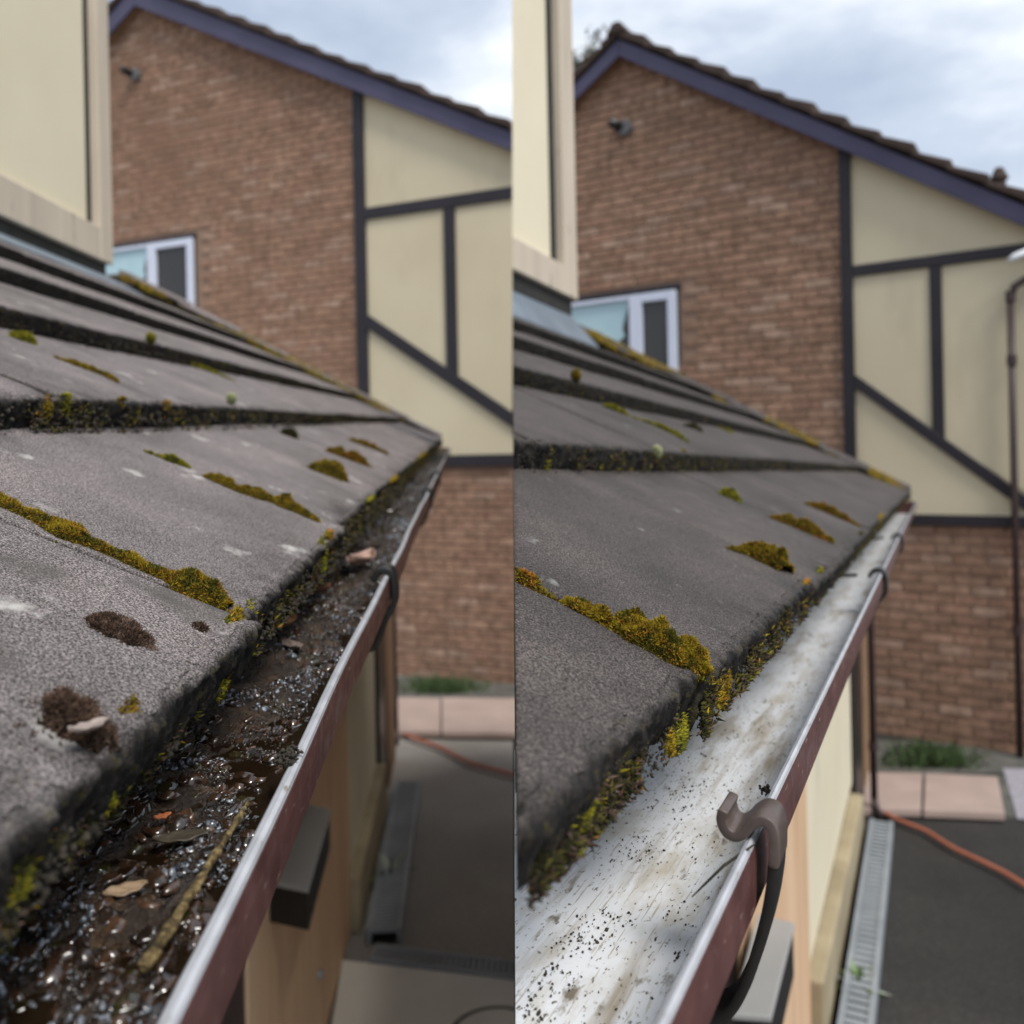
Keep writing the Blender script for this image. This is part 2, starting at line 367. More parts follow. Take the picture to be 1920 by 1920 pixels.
# ------------------------------------------------------------------ the neighbours' gabled houses
mat_vent = mat('weathered_vent', [(.3, (.10, .10, .105)), (.7, (.15, .15, .155))], 20, 3, .6)
class Facade:
    def __init__(s, p0, ang):
        s.P0 = gnd(*p0); a = math.radians(ang); s.d = np.array([math.cos(a), math.sin(a), 0]); s.n = np.array([s.d[1], -s.d[0], 0])
    def px(s, u, v, off=0.):
        R = ray(u, v); q = ((s.P0 + off * s.n - EYE) @ s.n) / (R @ s.n); X = EYE + q * R
        return (X - s.P0) @ s.d, X[2]
    def W(s, h, z, off): return s.P0 + s.d * h + s.n * off + np.array([0, 0, z - s.P0[2]])
def prism(fc, pts, o0, o1, col=None, b=None):
    b = b or MB(); b.hexa([fc.W(h, z, o0) for h, z in pts], [fc.W(h, z, o1) for h, z in pts], col); return b
def inpoly(h, z, P):
    c = False; j = len(P) - 1
    for i in range(len(P)):
        if (P[i][1] > z) != (P[j][1] > z) and h < (P[j][0] - P[i][0]) * (z - P[i][1]) / (P[j][1] - P[i][1]) + P[i][0]: c = not c
        j = i
    return c
BR = [np.array(c) for c in ((.315, .192, .130), (.325, .199, .136), (.303, .184, .124), (.335, .210, .146), (.290, .178, .120), (.318, .190, .132), (.375, .252, .185), (.308, .195, .134))]
def brick_mesh(L, H, D, m, col):
    b = MB(); e = .004
    b.hexa([(-L / 2, 0, -H / 2), (L / 2, 0, -H / 2), (L / 2, 0, H / 2), (-L / 2, 0, H / 2)], [(-L / 2 + e, D, -H / 2 + e), (L / 2 - e, D, -H / 2 + e), (L / 2 - e, D, H / 2 - e), (-L / 2 + e, D, H / 2 - e)])
    me = mesh('brick', b.v, b.f, m, cols=np.tile(col, (8, 1)))
    bm = bmesh.new(); bm.from_mesh(me); bmesh.ops.recalc_face_normals(bm, faces=bm.faces); bm.to_mesh(me); bm.free(); return me
BRICKS = [brick_mesh(.176, .052, .006, BRICKM, tuple(c * k)) for c in BR for k in (.92, 1.08)]
def lay_bricks(fc, poly, holes, parent, score, limit, nmax=300):
    hs = [p[0] for p in poly]; zs = [p[1] for p in poly]; A = []
    row = 0; z = math.floor(min(zs) / .060) * .060 + .030
    while z < max(zs):
        h = min(hs) - .3 + (.092 if row % 2 else 0)
        while h < max(hs):
            a, b = h - .088, min(h + .088, limit(z))
            if b - a > .03 and inpoly(a + .02, z, poly) and not any(inpoly(h, z, q) for q in holes): A.append((a, b, z))
            h += .184
        z += .060; row += 1
    A.sort(key=lambda q: score((q[0] + q[1]) / 2, q[2]))
    # local x along the wall, y outwards, z up
    Rm = Matrix(((fc.d[0], fc.n[0], 0), (fc.d[1], fc.n[1], 0), (0, 0, 1))).to_4x4()
    for a, b, z in A[:nmax]:
        p = fc.W((a + b) / 2, z, .002 + random.uniform(0, .004)); me = BRICKS[min(len(BRICKS) - 1, int(random.random() ** 1.25 * len(BRICKS)))]
        obj('brick', me, parent, Matrix.Translation(Vector(p)) @ Rm @ Matrix.Diagonal(((b - a) / .176, 1, 1, 1)))
    m = MB()
    for a, b, z in A[nmax:]:
        o = .002 + random.uniform(0, .004); c = BR[min(7, int(random.random() ** 1.25 * 8))] * random.uniform(.92, 1.08)
        q = lambda e: [(a + e, z - .026 + e), (b - e, z - .026 + e), (b - e, z + .026 - e), (a + e, z + .026 - e)]
        m.hexa([fc.W(x, y, o) for x, y in q(0)], [fc.W(x, y, o + .006) for x, y in q(.004)], tuple(c))
    if m.v: tag(m.build('brickwork', BRICKM, parent, usecol=True), kind='stuff')

def neighbour(fc, D, label, seam_h=None):
    """D: picture measures of this house"""
    base = fc.W(0, 0, 0); H = thing('neighbour_house', base, label, 'house', 'gabled neighbour houses')
    P = lambda *q: [fc.px(u, v) for u, v in q]
    lim = lambda L: [(min(h, seam_h), z) for h, z in L] if seam_h is not None else L
    # wall core behind everything
    (ha, za) = fc.px(*D['apex_low']); (hr, zr) = fc.px(*D['rake_low_end'], .0)
    sl = (zr - za) / (hr - ha)
    hR = seam_h if seam_h is not None else hr + .2
    hL = ha - 1.9
    wall = [(hL, 0), (hR, 0), (hR, za + sl * (hR - ha)), (ha, za), (hL, za + D['lslope'] * (hL - ha))]
    prism(fc, wall, -.12, 0).build('wall', MORTAR, H)
    # brick field left of the dark post, and below the bottom beam
    post = D['post']; (pl0, _), (pr0, _) = fc.px(post[0], 600), fc.px(post[1], 600)
    zb = fc.px(*D['beam_low'])[1]
    hw = [fc.px(*q) for q in D['window']]
    hole = [(hw[0][0] - .0, hw[2][1] - .1), (hw[1][0] + .1, hw[2][1] - .1), (hw[1][0] + .1, hw[0][1] + .09), (hw[0][0], hw[0][1] + .09)]
    poly = [(hL, .0), (pl0 + .05, .0), (pl0 + .05, za + sl * (pl0 - ha)), (ha, za), (hL, za + D['lslope'] * (hL - ha))]
    poly2 = [(hL, .0), (hR - .11, .0), (hR - .11, zb), (pl0 + .05, zb), (pl0 + .05, za + sl * (pl0 - ha)), (ha, za), (hL, za + D['lslope'] * (hL - ha))]
    zs0 = fc.px(*D['roof_mid'])[1]
    def score(h, z):
        hid = 0 if (z > zs0 - (h - fc.px(*D['roof_mid'])[0]) * D['roof_sl'] and h > hw[0][0] - 2.2) or (h > fc.px(*D['low_left'])[0] and z < zb) else 100
        return hid - h
    lay_bricks(fc, poly2, [hole], H, score, lambda z: pl0 + .05 if z > zb - D['bw'] else hR)
    # cream panels between the timbers: one panel slab behind each opening
    zt = lambda h: za + sl * (h - ha)
    b1l, b1r = fc.px(*D['beam'][0]), fc.px(*D['beam'][1])        # middle of the upper beam, left and right
    bw = D['bw']
    v2 = fc.px(D['stud'][0], 600)[0], fc.px(D['stud'][1], 600)[0]
    pr = pr0
    zm = (b1l[1] + b1r[1]) / 2
    br0, br1 = fc.px(*D['brace'][0]), fc.px(*D['brace'][1]); bsl = (br1[1] - br0[1]) / (br1[0] - br0[0])
    zbr = lambda h: br0[1] + bsl * (h - br0[0])
    E = .012
    def pan(pts): prism(fc, lim(pts), .002, E).build('render_panel', CREAMN, H)
    pan([(pr - .03, zm), (hR, zm), (hR, zt(hR) + .1), (pr - .03, zt(pr) + .1)])
    pan([(pr - .03, zbr(pr)), (v2[0] + .03, zbr(v2[0])), (v2[0] + .03, zm - .002), (pr - .03, zm - .002)])
    pan([(v2[0] + .032, zbr(v2[0] + .032)), (hR, zbr(hR)), (hR, zm - .002), (v2[0] + .032, zm - .002)])
    pan([(pr - .03, zb - .02), (hR, zb - .02), (hR, max(zb, zbr(hR)) - .001), (pr - .03, zbr(pr) - .001)])
    T = .035
    def tim(pts, o=T): bevel(prism(fc, lim(pts), .0, o).build('timber', TIMBER, H), .004)
    tim([(pl0, zb - bw), (pr, zb - bw), (pr, zt(pr) + .12), (pl0, zt(pl0) + .12)])
    tim([(pr + .001, zm - bw / 2), (hR, zm - bw / 2), (hR, zm + bw / 2), (pr + .001, zm + bw / 2)])
    tim([(v2[0], zbr(v2[0])), (v2[1], zbr(v2[1])), (v2[1], zm - bw / 2 - .001), (v2[0], zm - bw / 2 - .001)], T - .003)
    k = bw * .62
    tim([(pr + .001, zbr(pr) - k), (hR, zbr(hR) - k), (hR, zbr(hR) + k), (pr + .001, zbr(pr) + k)], T + .003)
    tim([(pl0 - .0, zb - bw - .002), (hR, zb - bw - .002), (hR, zb - .004), (pl0, zb - .004)], T + .006)
    # bargeboards, soffit
    OB = D.get('out', .115)
    def line(key): return [fc.px(*q, OB) for q in D[key]]
    lo, up = line('barge_low'), line('barge_up')
    def ext(L, h): return L[0][1] + (L[1][1] - L[0][1]) / (L[1][0] - L[0][0]) * (h - L[0][0])
    hA = fc.px(*D['apex_low'], OB)[0]; hE = hR + (.0 if seam_h is not None else .4)
    bb = bevel(prism(fc, [(hA, ext(lo, hA)), (hE, ext(lo, hE)), (hE, ext(up, hE)), (hA, ext(up, hA))], OB - .025, OB).build('bargeboard', BARGE, H), .004)
    ls = D['lslope']; hl = hA - 1.1
    bevel(prism(fc, [(hl, ext(lo, hA) + ls * (hl - hA)), (hA - .002, ext(lo, hA)), (hA - .002, ext(up, hA)), (hl, ext(up, hA) + ls * (hl - hA))], OB - .025, OB).build('bargeboard', BARGE, H), .004)
    prism(fc, [(hA, ext(lo, hA) + .02), (hE, ext(lo, hE) + .02), (hE, ext(lo, hE) + .045), (hA, ext(lo, hA) + .045)], 0.001, OB - .026).build('soffit', SOFF, H)
    prism(fc, [(hl, ext(lo, hA) + .02 + ls * (hl - hA)), (hA - .002, ext(lo, hA) + .02), (hA - .002, ext(lo, hA) + .045), (hl, ext(lo, hA) + .045 + ls * (hl - hA))], 0.001, OB - .026).build('soffit', SOFF, H)
    # roof slopes behind, with a row of verge tiles along each rake
    s2 = (ext(up, hE) - ext(up, hA)) / (hE - hA)
    rf = prism(fc, [(hA, ext(up, hA) - .03), (hE, ext(up, hE) - .03), (hE, ext(up, hE) + .004), (hA, ext(up, hA) + .004)], -4., OB - .03).build('roof', RTILE, H)
    prism(fc, [(hl, ext(up, hA) + ls * (hl - hA) - .03), (hA - .002, ext(up, hA) - .03), (hA - .002, ext(up, hA) + .004), (hl, ext(up, hA) + ls * (hl - hA) + .004)], -4., OB - .03).build('roof_slope', RTILE, H)
    st = D['step']; h = hA; i = 0; n = 0
    while h < hE - .02:
        h2 = min(h + st, hE); z0 = ext(up, h) + .006; z1 = ext(up, h2) + .006; j = random.uniform(-.008, .008)
        pts = [(h + .0, z0), (h2 + (.03 if h2 < hE else 0), z1 - (s2 * -.0)), (h2 + (.035 if h2 < hE else 0), z1 + .066 + j), (h, z0 + .042 + j)]
        bevel(prism(fc, pts, -.25, OB + .03 + random.uniform(0, .012)).build('tile', RTILE, rf), .012)
        b_ = bevel(prism(fc, [(p[0], p[1] - .002) for p in pts], -3.9, -.252).build('tile_course', RTILE, rf), .01)
        h = h2; n += 1
    h = hA
    for i in range(5):
        h2 = h - st * .6; z0 = ext(up, hA) + ls * (h - hA) + .006; z1 = ext(up, hA) + ls * (h2 - hA) + .006
        bevel(prism(fc, [(h2 - .02, z1), (h - .002, z0), (h - .002, z0 + .042), (h2 - .025, z1 + .066)], -.25, OB + .03).build('tile', RTILE, rf), .012); h = h2
    bevel(prism(fc, [(hA - .09, ext(up, hA) + .02), (hA + .09, ext(up, hA) + .02), (hA + .03, ext(up, hA) + .11), (hA - .03, ext(up, hA) + .11)], -3.9, OB + .05).build('ridge_tile', RTILE, rf), .02)
    # window: white frame, casement, pane, blind
    (x0, y0), (x1, y1), (x2, y2) = hw; ztop = (y0 + y1) / 2; zbot = ztop - .85; xl = x1 - 1.2
    wd = prism(fc, [(xl - .02, zbot - .02), (x1 + .02, zbot - .02), (x1 + .02, ztop + .05), (xl - .02, ztop + .05)], .001, .006).build('window', GLASS, H)
    def fr(a, b_, c, d, o, nm='window_frame', m=UPVC): bevel(prism(fc, [(a, c), (b_, c), (b_, d), (a, d)], .008, o).build(nm, m, wd), .004)
    mid = fc.px(*D['mullion'])[0]; t = .062
    fr(x1 - t, x1, zbot, ztop, .045); fr(mid - .05, mid + .05, zbot, ztop, .045); fr(xl, xl + t, zbot, ztop, .045)
    fr(mid + .051, x1 - t - .001, ztop - t, ztop, .044); fr(xl + t + .001, mid - .051, ztop - .03, ztop, .04)
    fr(mid + .051, x1 - t - .001, zbot, zbot + t, .044); fr(xl + t + .001, mid - .051, zbot, zbot + t, .044)
    prism(fc, [(xl + t + .004, zbot + t), (mid - .1, zbot + t + .5), (mid - .12, zbot + .62), (mid - .056, ztop - .031), (xl + t + .004, ztop - .031)], .008, .014).build('blind', BLIND, wd)
    prism(fc, [(mid + .052, zbot + t + .001), (x1 - t - .002, zbot + t + .001), (x1 - t - .002, ztop - t - .001), (mid + .052, ztop - t - .001)], .008, .02).build('pane', GLASS, wd)
    prism(fc, [(xl, ztop + .002), (x1 + .03, ztop + .002), (x1 + .03, ztop + .045), (xl, ztop + .045)], .008, .02).build('lintel', TIMBER, wd)
    # round vent cowl high on the gable
    hv, zv = fc.px(*D['vent']); c0 = fc.W(hv, zv, .0)
    V, Fc = tube([fc.W(hv, zv, .0), fc.W(hv, zv, .05), fc.W(hv, zv, .056)], [.058, .058, .046], 20)
    vt = mk('vent_cowl', V, Fc, mat_vent, H)
    V, Fc = tube([fc.W(hv - .03, zv + .01, .05), fc.W(hv - .045, zv + .02, .11), fc.W(hv - .07, zv + .03, .13)], [.034, .038, .03], 14)
    mk('vent_nozzle', V, Fc, BLACK, vt)
    return H
fcA = Facade((850, 1275), -22.1)
hsA = (np.array([.16, 0, 0]) - fcA.P0)[0] / fcA.d[0]
neighbour(fcA, dict(apex_low=(252, 6), rake_low_end=(955, 282), lslope=.62, post=(672, 692), beam_low=(860, 852), window=((218, 466), (365, 449), (362, 570)), roof_mid=(430, 610), roof_sl=-.55,
    low_left=(745, 1000), beam=((697, 402), (955, 363)), bw=.094, stud=(838, 859), brace=((697, 607), (955, 782)), barge_low=((480, 98), (955, 281)), barge_up=((480, 62), (955, 246)), step=.245,
    mullion=(290, 500), vent=(258, 143)), 'red brown brick house with cream half timbered panels, standing behind the dirty gutter', hsA)
fcB = Facade((1750, 1392), -33.6)
nbB = neighbour(fcB, dict(apex_low=(1160, 108), rake_low_end=(1910, 421), lslope=.62, post=(1580, 1602), beam_low=(1800, 964), window=((1105, 565), (1270, 545), (1272, 665)), roof_mid=(1400, 760), roof_sl=-.55,
    low_left=(1700, 1100), beam=((1603, 508), (1908, 472)), bw=.068, stud=(1745, 1768), brace=((1603, 714), (1905, 930)), barge_low=((1173, 110), (1912, 420)), barge_up=((1157, 72), (1912, 381)), step=.19,
    mullion=(1196, 600), vent=(1174, 243)), 'red brown brick house with cream half timbered panels, standing behind the clean white gutter')
# downpipe and lamp on the right house, small pot on its verge
hp = [fcB.px(1912, 522, .1), fcB.px(1897, 536, .1), fcB.px(1894, 560, .1), fcB.px(1892, 900, .1), fcB.px(1886, 1392, .1)]
dpt = thing('downpipe', fcB.W(hp[-1][0], 0, .1), 'slim brown downpipe on the cream wall at the right edge of the picture', 'downpipe')
hx = hp[2][0]
V, Fc = tube([fcB.W(hx + .16, hp[0][1] + .01, .07), fcB.W(hx + .08, hp[0][1] + .0, .07), fcB.W(hx + .02, hp[1][1], .07), fcB.W(hx, hp[2][1], .07)], .020, 14); mk('bend', V, Fc, PIPE, dpt, smooth=True)
V, Fc = tube([fcB.W(hx, hp[2][1] - .001, .07), fcB.W(hx, 1.5, .07), fcB.W(hx, .02, .07)], .019, 14); mk('pipe', V, Fc, PIPE, dpt, smooth=True)
for v in (556, 676, 1180):
    z = fcB.px(1893, v, .07)[1]; V, Fc = tube([fcB.W(hx, z - .03, .07), fcB.W(hx, z + .03, .07)], .026, 14); mk('collar', V, Fc, PIPE, dpt)
h0, z0 = fcB.px(1925, 470, .12)
lp = thing('floodlight', fcB.W(h0, z0, .036), 'small white floodlight on the dark beam at the right edge', 'lamp')
V, Fc = tube([fcB.W(h0 + .04, z0 + .01, .05), fcB.W(h0 + .01, z0, .1), fcB.W(h0 - .06, z0 - .03, .13), fcB.W(h0 - .09, z0 - .045, .135)], [.010, .022, .02, .010], 14); mk('lamp_head', V, Fc, WHITEP, lp, smooth=True)
V, Fc = tube([fcB.W(h0 + .06, z0 + .02, .03), fcB.W(h0 + .03, z0 + .01, .06)], .018, 10); mk('lamp_arm', V, Fc, WHITEP, lp)
h0, z0 = fcB.px(1873, 345, .05)
V, Fc = tube([fcB.W(h0, z0 - .1, .02), fcB.W(h0, z0 + .03, .02), fcB.W(h0, z0 + .035, .02), fcB.W(h0, z0 + .07, .02), fcB.W(h0, z0 + .10, .02)], [.035, .035, .05, .035, .02], 12)
tag(mk('roof_vent', V, Fc, RTILE), 'little dark vent pipe standing up on the tiled verge under grey sky', 'vent')
# tree behind the right house, its top twigs showing beside the ridge
def tree(top, base_y, label):
    t = thing('tree', (top[0] - .6, top[1], 0), label, 'tree')
    b = np.array([top[0] - .6, top[1], 0.]); pts = [b, b + [0, .05, 1.6], b + [.1, 0, 3.2], np.array(top) - [.25, 0, .9], np.array(top) - [.1, 0, .25]]
    V, Fc = tube(pts, [.16, .13, .1, .05, .015], 9); mk('trunk', V, Fc, BARK, t)
    V = []; Fc = []; C = []
    br = MB()
    for i in range(46):
        f = .35 + .65 * random.random(); k = f * 4; a = int(min(3, k)); p = pts[a] + (pts[a + 1] - pts[a]) * (k - a); q = random.random() * 6.28; ln = random.uniform(.35, .9) * (1.25 - .8 * f)
        e_ = p + np.array([math.cos(q) * ln, math.sin(q) * ln, ln * .6]); vv, ff = tube([p, (p + e_) / 2 + [0, 0, .03], e_], [.014, .009, .003], 5); br.add(vv, ff)
        for _ in range(48):
            c = p + (e_ - p) * random.uniform(.3, 1.08) + rng.normal(0, .085, 3); d1 = rng.normal(0, 1, 3); d1 /= np.linalg.norm(d1); d2 = np.cross(d1, rng.normal(0, 1, 3)); d2 /= np.linalg.norm(d2)
            s = random.uniform(.03, .055); n0 = len(V); V += [c - d1 * s, c + d2 * s * .5, c + d1 * s, c - d2 * s * .5]; Fc.append([n0, n0 + 1, n0 + 2, n0 + 3]); kk = random.uniform(.6, 1.3); C += [(.07 * kk, .085 * kk, .05 * kk)] * 4
    br.build('branch', BARK, t); mk('crown', V, np.array(Fc), LEAFG, t, cols=np.array(C))
R_ = ray(1108, 70); tree(EYE + R_ * 13., 0, 'tree whose leafy twigs just show beside the ridge of the right gable')

# ------------------------------------------------------------------ roof tiles
def tile_mesh(name, w, m, nx, ny, seed, chip=1., crown=0.):
    """local x along the eaves, y up the slope, z off the face; lower edge at y = 0, face at z = 0"""
    L = GA + .06; r = .0035
    ys = np.concatenate([[L], [L * .5, .012], [.004], np.zeros(7), [.0009, .0022, .0045], .006 + (L - .006) * (np.linspace(0, 1, ny) ** 1.6)])
    zs = np.concatenate([[-TK], [-TK, -TK], [-TK], np.linspace(-TK + .001, -r, 7), [-.0014, -.0005, -.0001], np.zeros(ny)])
    ed = np.concatenate([[1, 1, 1, 1], np.ones(7), [.85, .6, .3], np.linspace(.12, 0, 4), np.zeros(ny - 4)])
    xs = np.linspace(0, w, nx); xs[1] = .002; xs[-2] = w - .002
    np_ = len(ys); V = np.zeros((nx, np_, 3)); V[..., 0] = xs[:, None]; V[..., 1] = ys; V[..., 2] = zs; E = np.tile(ed, (nx, 1))
    q = V + seed * 3.7
    fr = (np.arange(np_) >= 3) & (np.arange(np_) < 15)
    d = fbm(q, 170, 4, seed, .65) * .0016 * chip + fbm(q, 14, 2, seed + 9) * .0008 * chip
    V[..., 1] += np.where(fr, d, 0)
    V[..., 2] += np.where(fr, fbm(q, 130, 3, seed + 5) * .0011 * chip, 0)
    near = np.clip(1 - V[..., 1] / .03, 0, 1) * (np.arange(np_) >= 14)
    ch = np.clip(fbm(q * [1, .6, 1], 45, 3, seed + 21) - .15, 0, 1)
    V[..., 2] -= near * ch * .0030 * chip
    E = np.clip(E + near * np.clip(ch * 1.6, 0, 1) * .8 + near * .35 * np.clip(fbm(q, 160, 3, seed + 2) + .1, 0, 1), 0, 1)
    top = np.arange(np_) >= 14
    V[..., 2] += np.where(top, fbm(q, 18, 3, seed + 3) * .0006, 0)
    V[0, top, 2] -= .002; V[-1, top, 2] -= .002; E[0] = np.maximum(E[0], .75); E[-1] = np.maximum(E[-1], .75)
    V[..., 2] += crown * np.where(top, np.sin(V[..., 0] / w * math.pi), 0)
    F_ = grid_faces(nx, np_, True); V = V.reshape(-1, 3)
    Fl = [list(map(int, f)) for f in F_] + [list(range(np_)), [(nx - 1) * np_ + i for i in range(np_)][::-1]]
    me = mesh(name, V, Fl, m, smooth=True, edge=E.ravel())
    bm = bmesh.new(); bm.from_mesh(me); bmesh.ops.recalc_face_normals(bm, faces=bm.faces); bm.to_mesh(me); bm.free()
    return me
def tile_matrix(Fr, c, l, yaw=0., dn=0., dt=0.):
    o = Fr.T(c, dt, l, dn); gx = Fr.T(c, 0, l + 1, 0) - Fr.T(c, 0, l, 0); gy = Fr.T(c, 1, l, 0) - Fr.T(c, 0, l, 0)
    gx = Vector(gx).normalized(); gy = Vector(gy); gy = (gy - gx * gy.dot(gx)).normalized(); gz = gx.cross(gy)
    if gz.z < 0: gz = -gz
    M = Matrix((gx, gy, gz)).transposed().to_4x4(); M.translation = Vector(o)
    return M @ Matrix.Rotation(yaw, 4, 'Z')
JOFF = {}
def roof_tiles(Fr, parent, m, ncourse, lo, lend, seam):
    share = [tile_mesh('tile', TW - .0035, m, 34, 14, 40 + i) for i in range(4)]
    hipn = Vector(Fr.g + Fr.r * -1.0); hp0 = Vector(Fr.P(Fr.rt + .0, lend, 0)); hipn = Vector((Fr.g - Fr.r * 1.0)); 
    # the hip runs from the eaves corner up and back: keep l + (rt - r) < lend
    hn = Vector(Fr.g - Fr.r).normalized()
    for c in range(ncourse):
        off = Fr.lt - .085 * c
        i0 = math.floor((lo - off) / TW) - 1
        for i in range(i0, 40):
            l = off + i * TW
            rr = Fr.rt - c * GA * CT
            if l - (rr - Fr.rt) * 1. > lend + .02 and True: break
            if l + TW < lo: continue
            near = c <= 1 and -1 <= i <= 1
            yaw = random.uniform(-.006, .006); dt = random.uniform(-.004, .004); dn = random.uniform(0, .002)
            if c == 0 and i in (-1, 0): yaw, dt = ((.004, .0035), (.0, .0015))[i + 1] if seam else ((-.026, -.006), (.0, -.007))[i + 1]
            me = tile_mesh('tile', TW - .0035, m, 190, 60, 7 + c * 5 + i, 1.25) if near else share[random.randrange(4)]
            o = obj('tile', me, parent, tile_matrix(Fr, c, l, yaw, dn, dt))
            bb = [WM[o] @ Vector(q) for q in ((0, 0, 0), (TW, 0, 0), (0, GA, 0), (TW, GA, 0), (0, 0, -TK), (TW, GA + .06, 0), (0, GA + .06, 0))]
            if max((q - hp0).dot(hn) for q in bb) > 0:
                if not cut(o, hp0, hn): continue
            if seam and max(beyond(q) for q in bb) > -.003:
                cut(o, SC, SN)
def near_house(Fr, tilem, name_label, D, seam):
    lend = LEND[id(Fr)]; nc = 5
    base = Fr.P(-D['rw'], lend - 1., 0); base[2] = 0
    H = thing('house', base, name_label, 'house', 'cream houses with a lean-to roof')
    lo = -.45 if not seam else -.6
    # deck under the tiles: a slab following the pitch, mitred at the hip
    def SL(t, n, l): return Fr.P(Fr.rt - t * CT + n * ST, l, Fr.zt + t * ST + n * CT)
    tm = D['tm']; t0 = .035
    b = MB(); n0, n1 = -TK * 1.9 - .014, -TK * 1.9
    b.hexa([SL(t0, n0, lo), SL(t0, n0, lend - t0 * CT - .03), SL(tm, n0, lend - tm * CT - .03), SL(tm, n0, lo)], [SL(t0, n1, lo), SL(t0, n1, lend - t0 * CT - .03), SL(tm, n1, lend - tm * CT - .03), SL(tm, n1, lo)])
    rf = b.build('roof', GAPM, H)
    if seam: cut(rf, SC, SN)
    roof_tiles(Fr, rf, tilem, nc, lo, lend, seam)
    # return slope round the corner
    b = MB(); q0 = Fr.P(Fr.rt, lend, Fr.zt - .012); q1 = SL(tm, -.012, lend - tm * CT); w = 1.6
    q3 = q0 - Fr.r * w; q2 = q1 - Fr.r * (w - tm * CT) if w > tm * CT else q1 - Fr.r * .05
    b.hexa([q0 - [0, 0, .03], q1 - [0, 0, .03], q2 - [0, 0, .03], q3 - [0, 0, .03]], [q0, q1, q2, q3]); o = b.build('return_slope', tilem, rf)
    if seam: cut(o, SC, SN)
    # angled hip tiles
    n = 7; A0 = SL(0, 0, lend + .01); A1 = SL(tm, 0, lend + .01 - tm * CT); ax = (A1 - A0)
    sd1 = Fr.g * -.10 + np.array([0, 0, .0]); sd2 = -Fr.r * .10
    for i in range(n):
        p = A0 + ax * (i / n) + [0, 0, .012]; q = A0 + ax * ((i + 1.12) / n) + [0, 0, .004]; j = random.uniform(-.004, .004)
        b = MB(); up = np.array([0, 0, .013])
        for s_ in (sd1, sd2):
            s3 = s_ + np.array([0, 0, -.012 + j])
            b.hexa([p, q, q + s3, p + s3], [p + up, q + up, q + s3 + up, p + s3 + up])
        o = bevel(b.build('hip_tile', tilem, rf), .003)
        if seam and max(beyond(Vector(BASE[rf]) + v.co) for v in o.data.vertices) > 0: cut(o, SC, SN)
    # upper wall standing on the roof
    rw = -D['rw']
    def WP(pts, d0, d1, nm, m, par=H, bv=0):
        b = MB(); b.hexa([Fr.P(rw + d0, l, z) for l, z in pts], [Fr.P(rw + d1, l, z) for l, z in pts]); o = b.build(nm, m, par)
        if seam and max(beyond(Vector(BASE[par]) + v.co) for v in o.data.vertices) > 0:
            if not cut(o, SC, SN): return None
        if bv: bevel(o, bv)
        return o
    W = lambda u, v, d=0.: Fr.on_r(u, v, rw + d)
    cl = W(*D['corner_low'], .03)[0]; g0, g1 = W(*D['gap'][0], .01)[0], W(*D['gap'][1], .02)[0]
    tb0, tb1 = W(*D['trim_bot'], .03), W(*D['trim_top'], .03); top = tb0[1] + 1.3
    wl = -.6
    zlo = D['zlo']
    WP([(wl, zlo), (cl - .012, zlo), (cl - .012, top), (wl, top)], -.25, -.012, 'wall', CREAM)
    WP([(wl, tb1[1] - .03), (g0, tb1[1] - .03), (g0, top), (wl, top)], -.010, .004, 'render_panel', CREAM)
    WP([(g0 + .001, tb1[1] - .03), (g1, tb1[1] - .03), (g1, top), (g0 + .001, top)], -.010, .001, 'seal', GAPM)
    WP([(g1 + .001, tb0[1]), (cl, tb0[1]), (cl, top), (g1 + .001, top)], -.012, .030, 'corner_board', TAN, bv=.003)
    WP([(wl, tb0[1]), (g1, tb0[1]), (g1, tb1[1]), (wl, tb1[1])], -.008, .029, 'trim_board', TAN, bv=.003)
    fl0 = W(*D['flash_top'], .02)[1]
    WP([(wl, fl0), (cl - .02, fl0), (cl - .02, tb0[1] - .002), (wl, tb0[1] - .002)], -.008, .012, 'seal', GAPM)
    fb = W(*D['flash_bot'], .03)[1]
    b = MB(); ta = TH - math.atan(TK / GA); tq = GA + .02; ra_, za_ = Fr.rt - 4 * GA * CT - tq * math.cos(ta), Fr.zt + 4 * GA * ST + tq * math.sin(ta) + .003; rb_, zb_ = rw + .008, max(fl0 - .003, za_ + .02)
    la, lb = cl + .0, cl - .02
    b.hexa([Fr.P(ra_, wl, za_), Fr.P(ra_, la, za_), Fr.P(rb_, lb, zb_), Fr.P(rb_, wl, zb_)], [Fr.P(ra_, wl, za_ + .004), Fr.P(ra_, la, za_ + .004), Fr.P(rb_, lb, zb_ + .004), Fr.P(rb_, wl, zb_ + .004)])
    o = b.build('flashing', LEAD, H)
    if seam: cut(o, SC, SN)
    # wall below the eaves
    ra = -D['ra']
    L_ = lambda u, v, d=0.: Fr.on_r(u, v, ra + d)[0]
    zg = lambda l: -EZ - Fr.k * l
    zt = Fr.zt - .06
    def LW(l0, l1, d0, d1, nm, m, z0=.0, z1=None, bv=0, par=H):
        b = MB(); zz = zt if z1 is None else z1
        q = [(l0, zg(l0) + z0), (l1, zg(l1) + z0), (l1, zz), (l0, zz)]
        b.hexa([Fr.P(ra + d0, l, z) for l, z in q], [Fr.P(ra + d1, l, z) for l, z in q]); o = b.build(nm, m, par)
        if seam and max(beyond(Vector(BASE[par]) + v.co) for v in o.data.vertices) > 0:
            if not cut(o, SC, SN): return None
        return bevel(o, bv) if bv else o
    lw = [L_(*q) for q in D['low']]      # door left, door right, cream right, black post right
    LW(lw[0] if seam else -.5, lw[2], -.22, -.012, 'lower_wall', CREAM)
    LW(lw[1] + .002, lw[2] - .001, -.01, .0, 'lower_render', CREAM, .22)
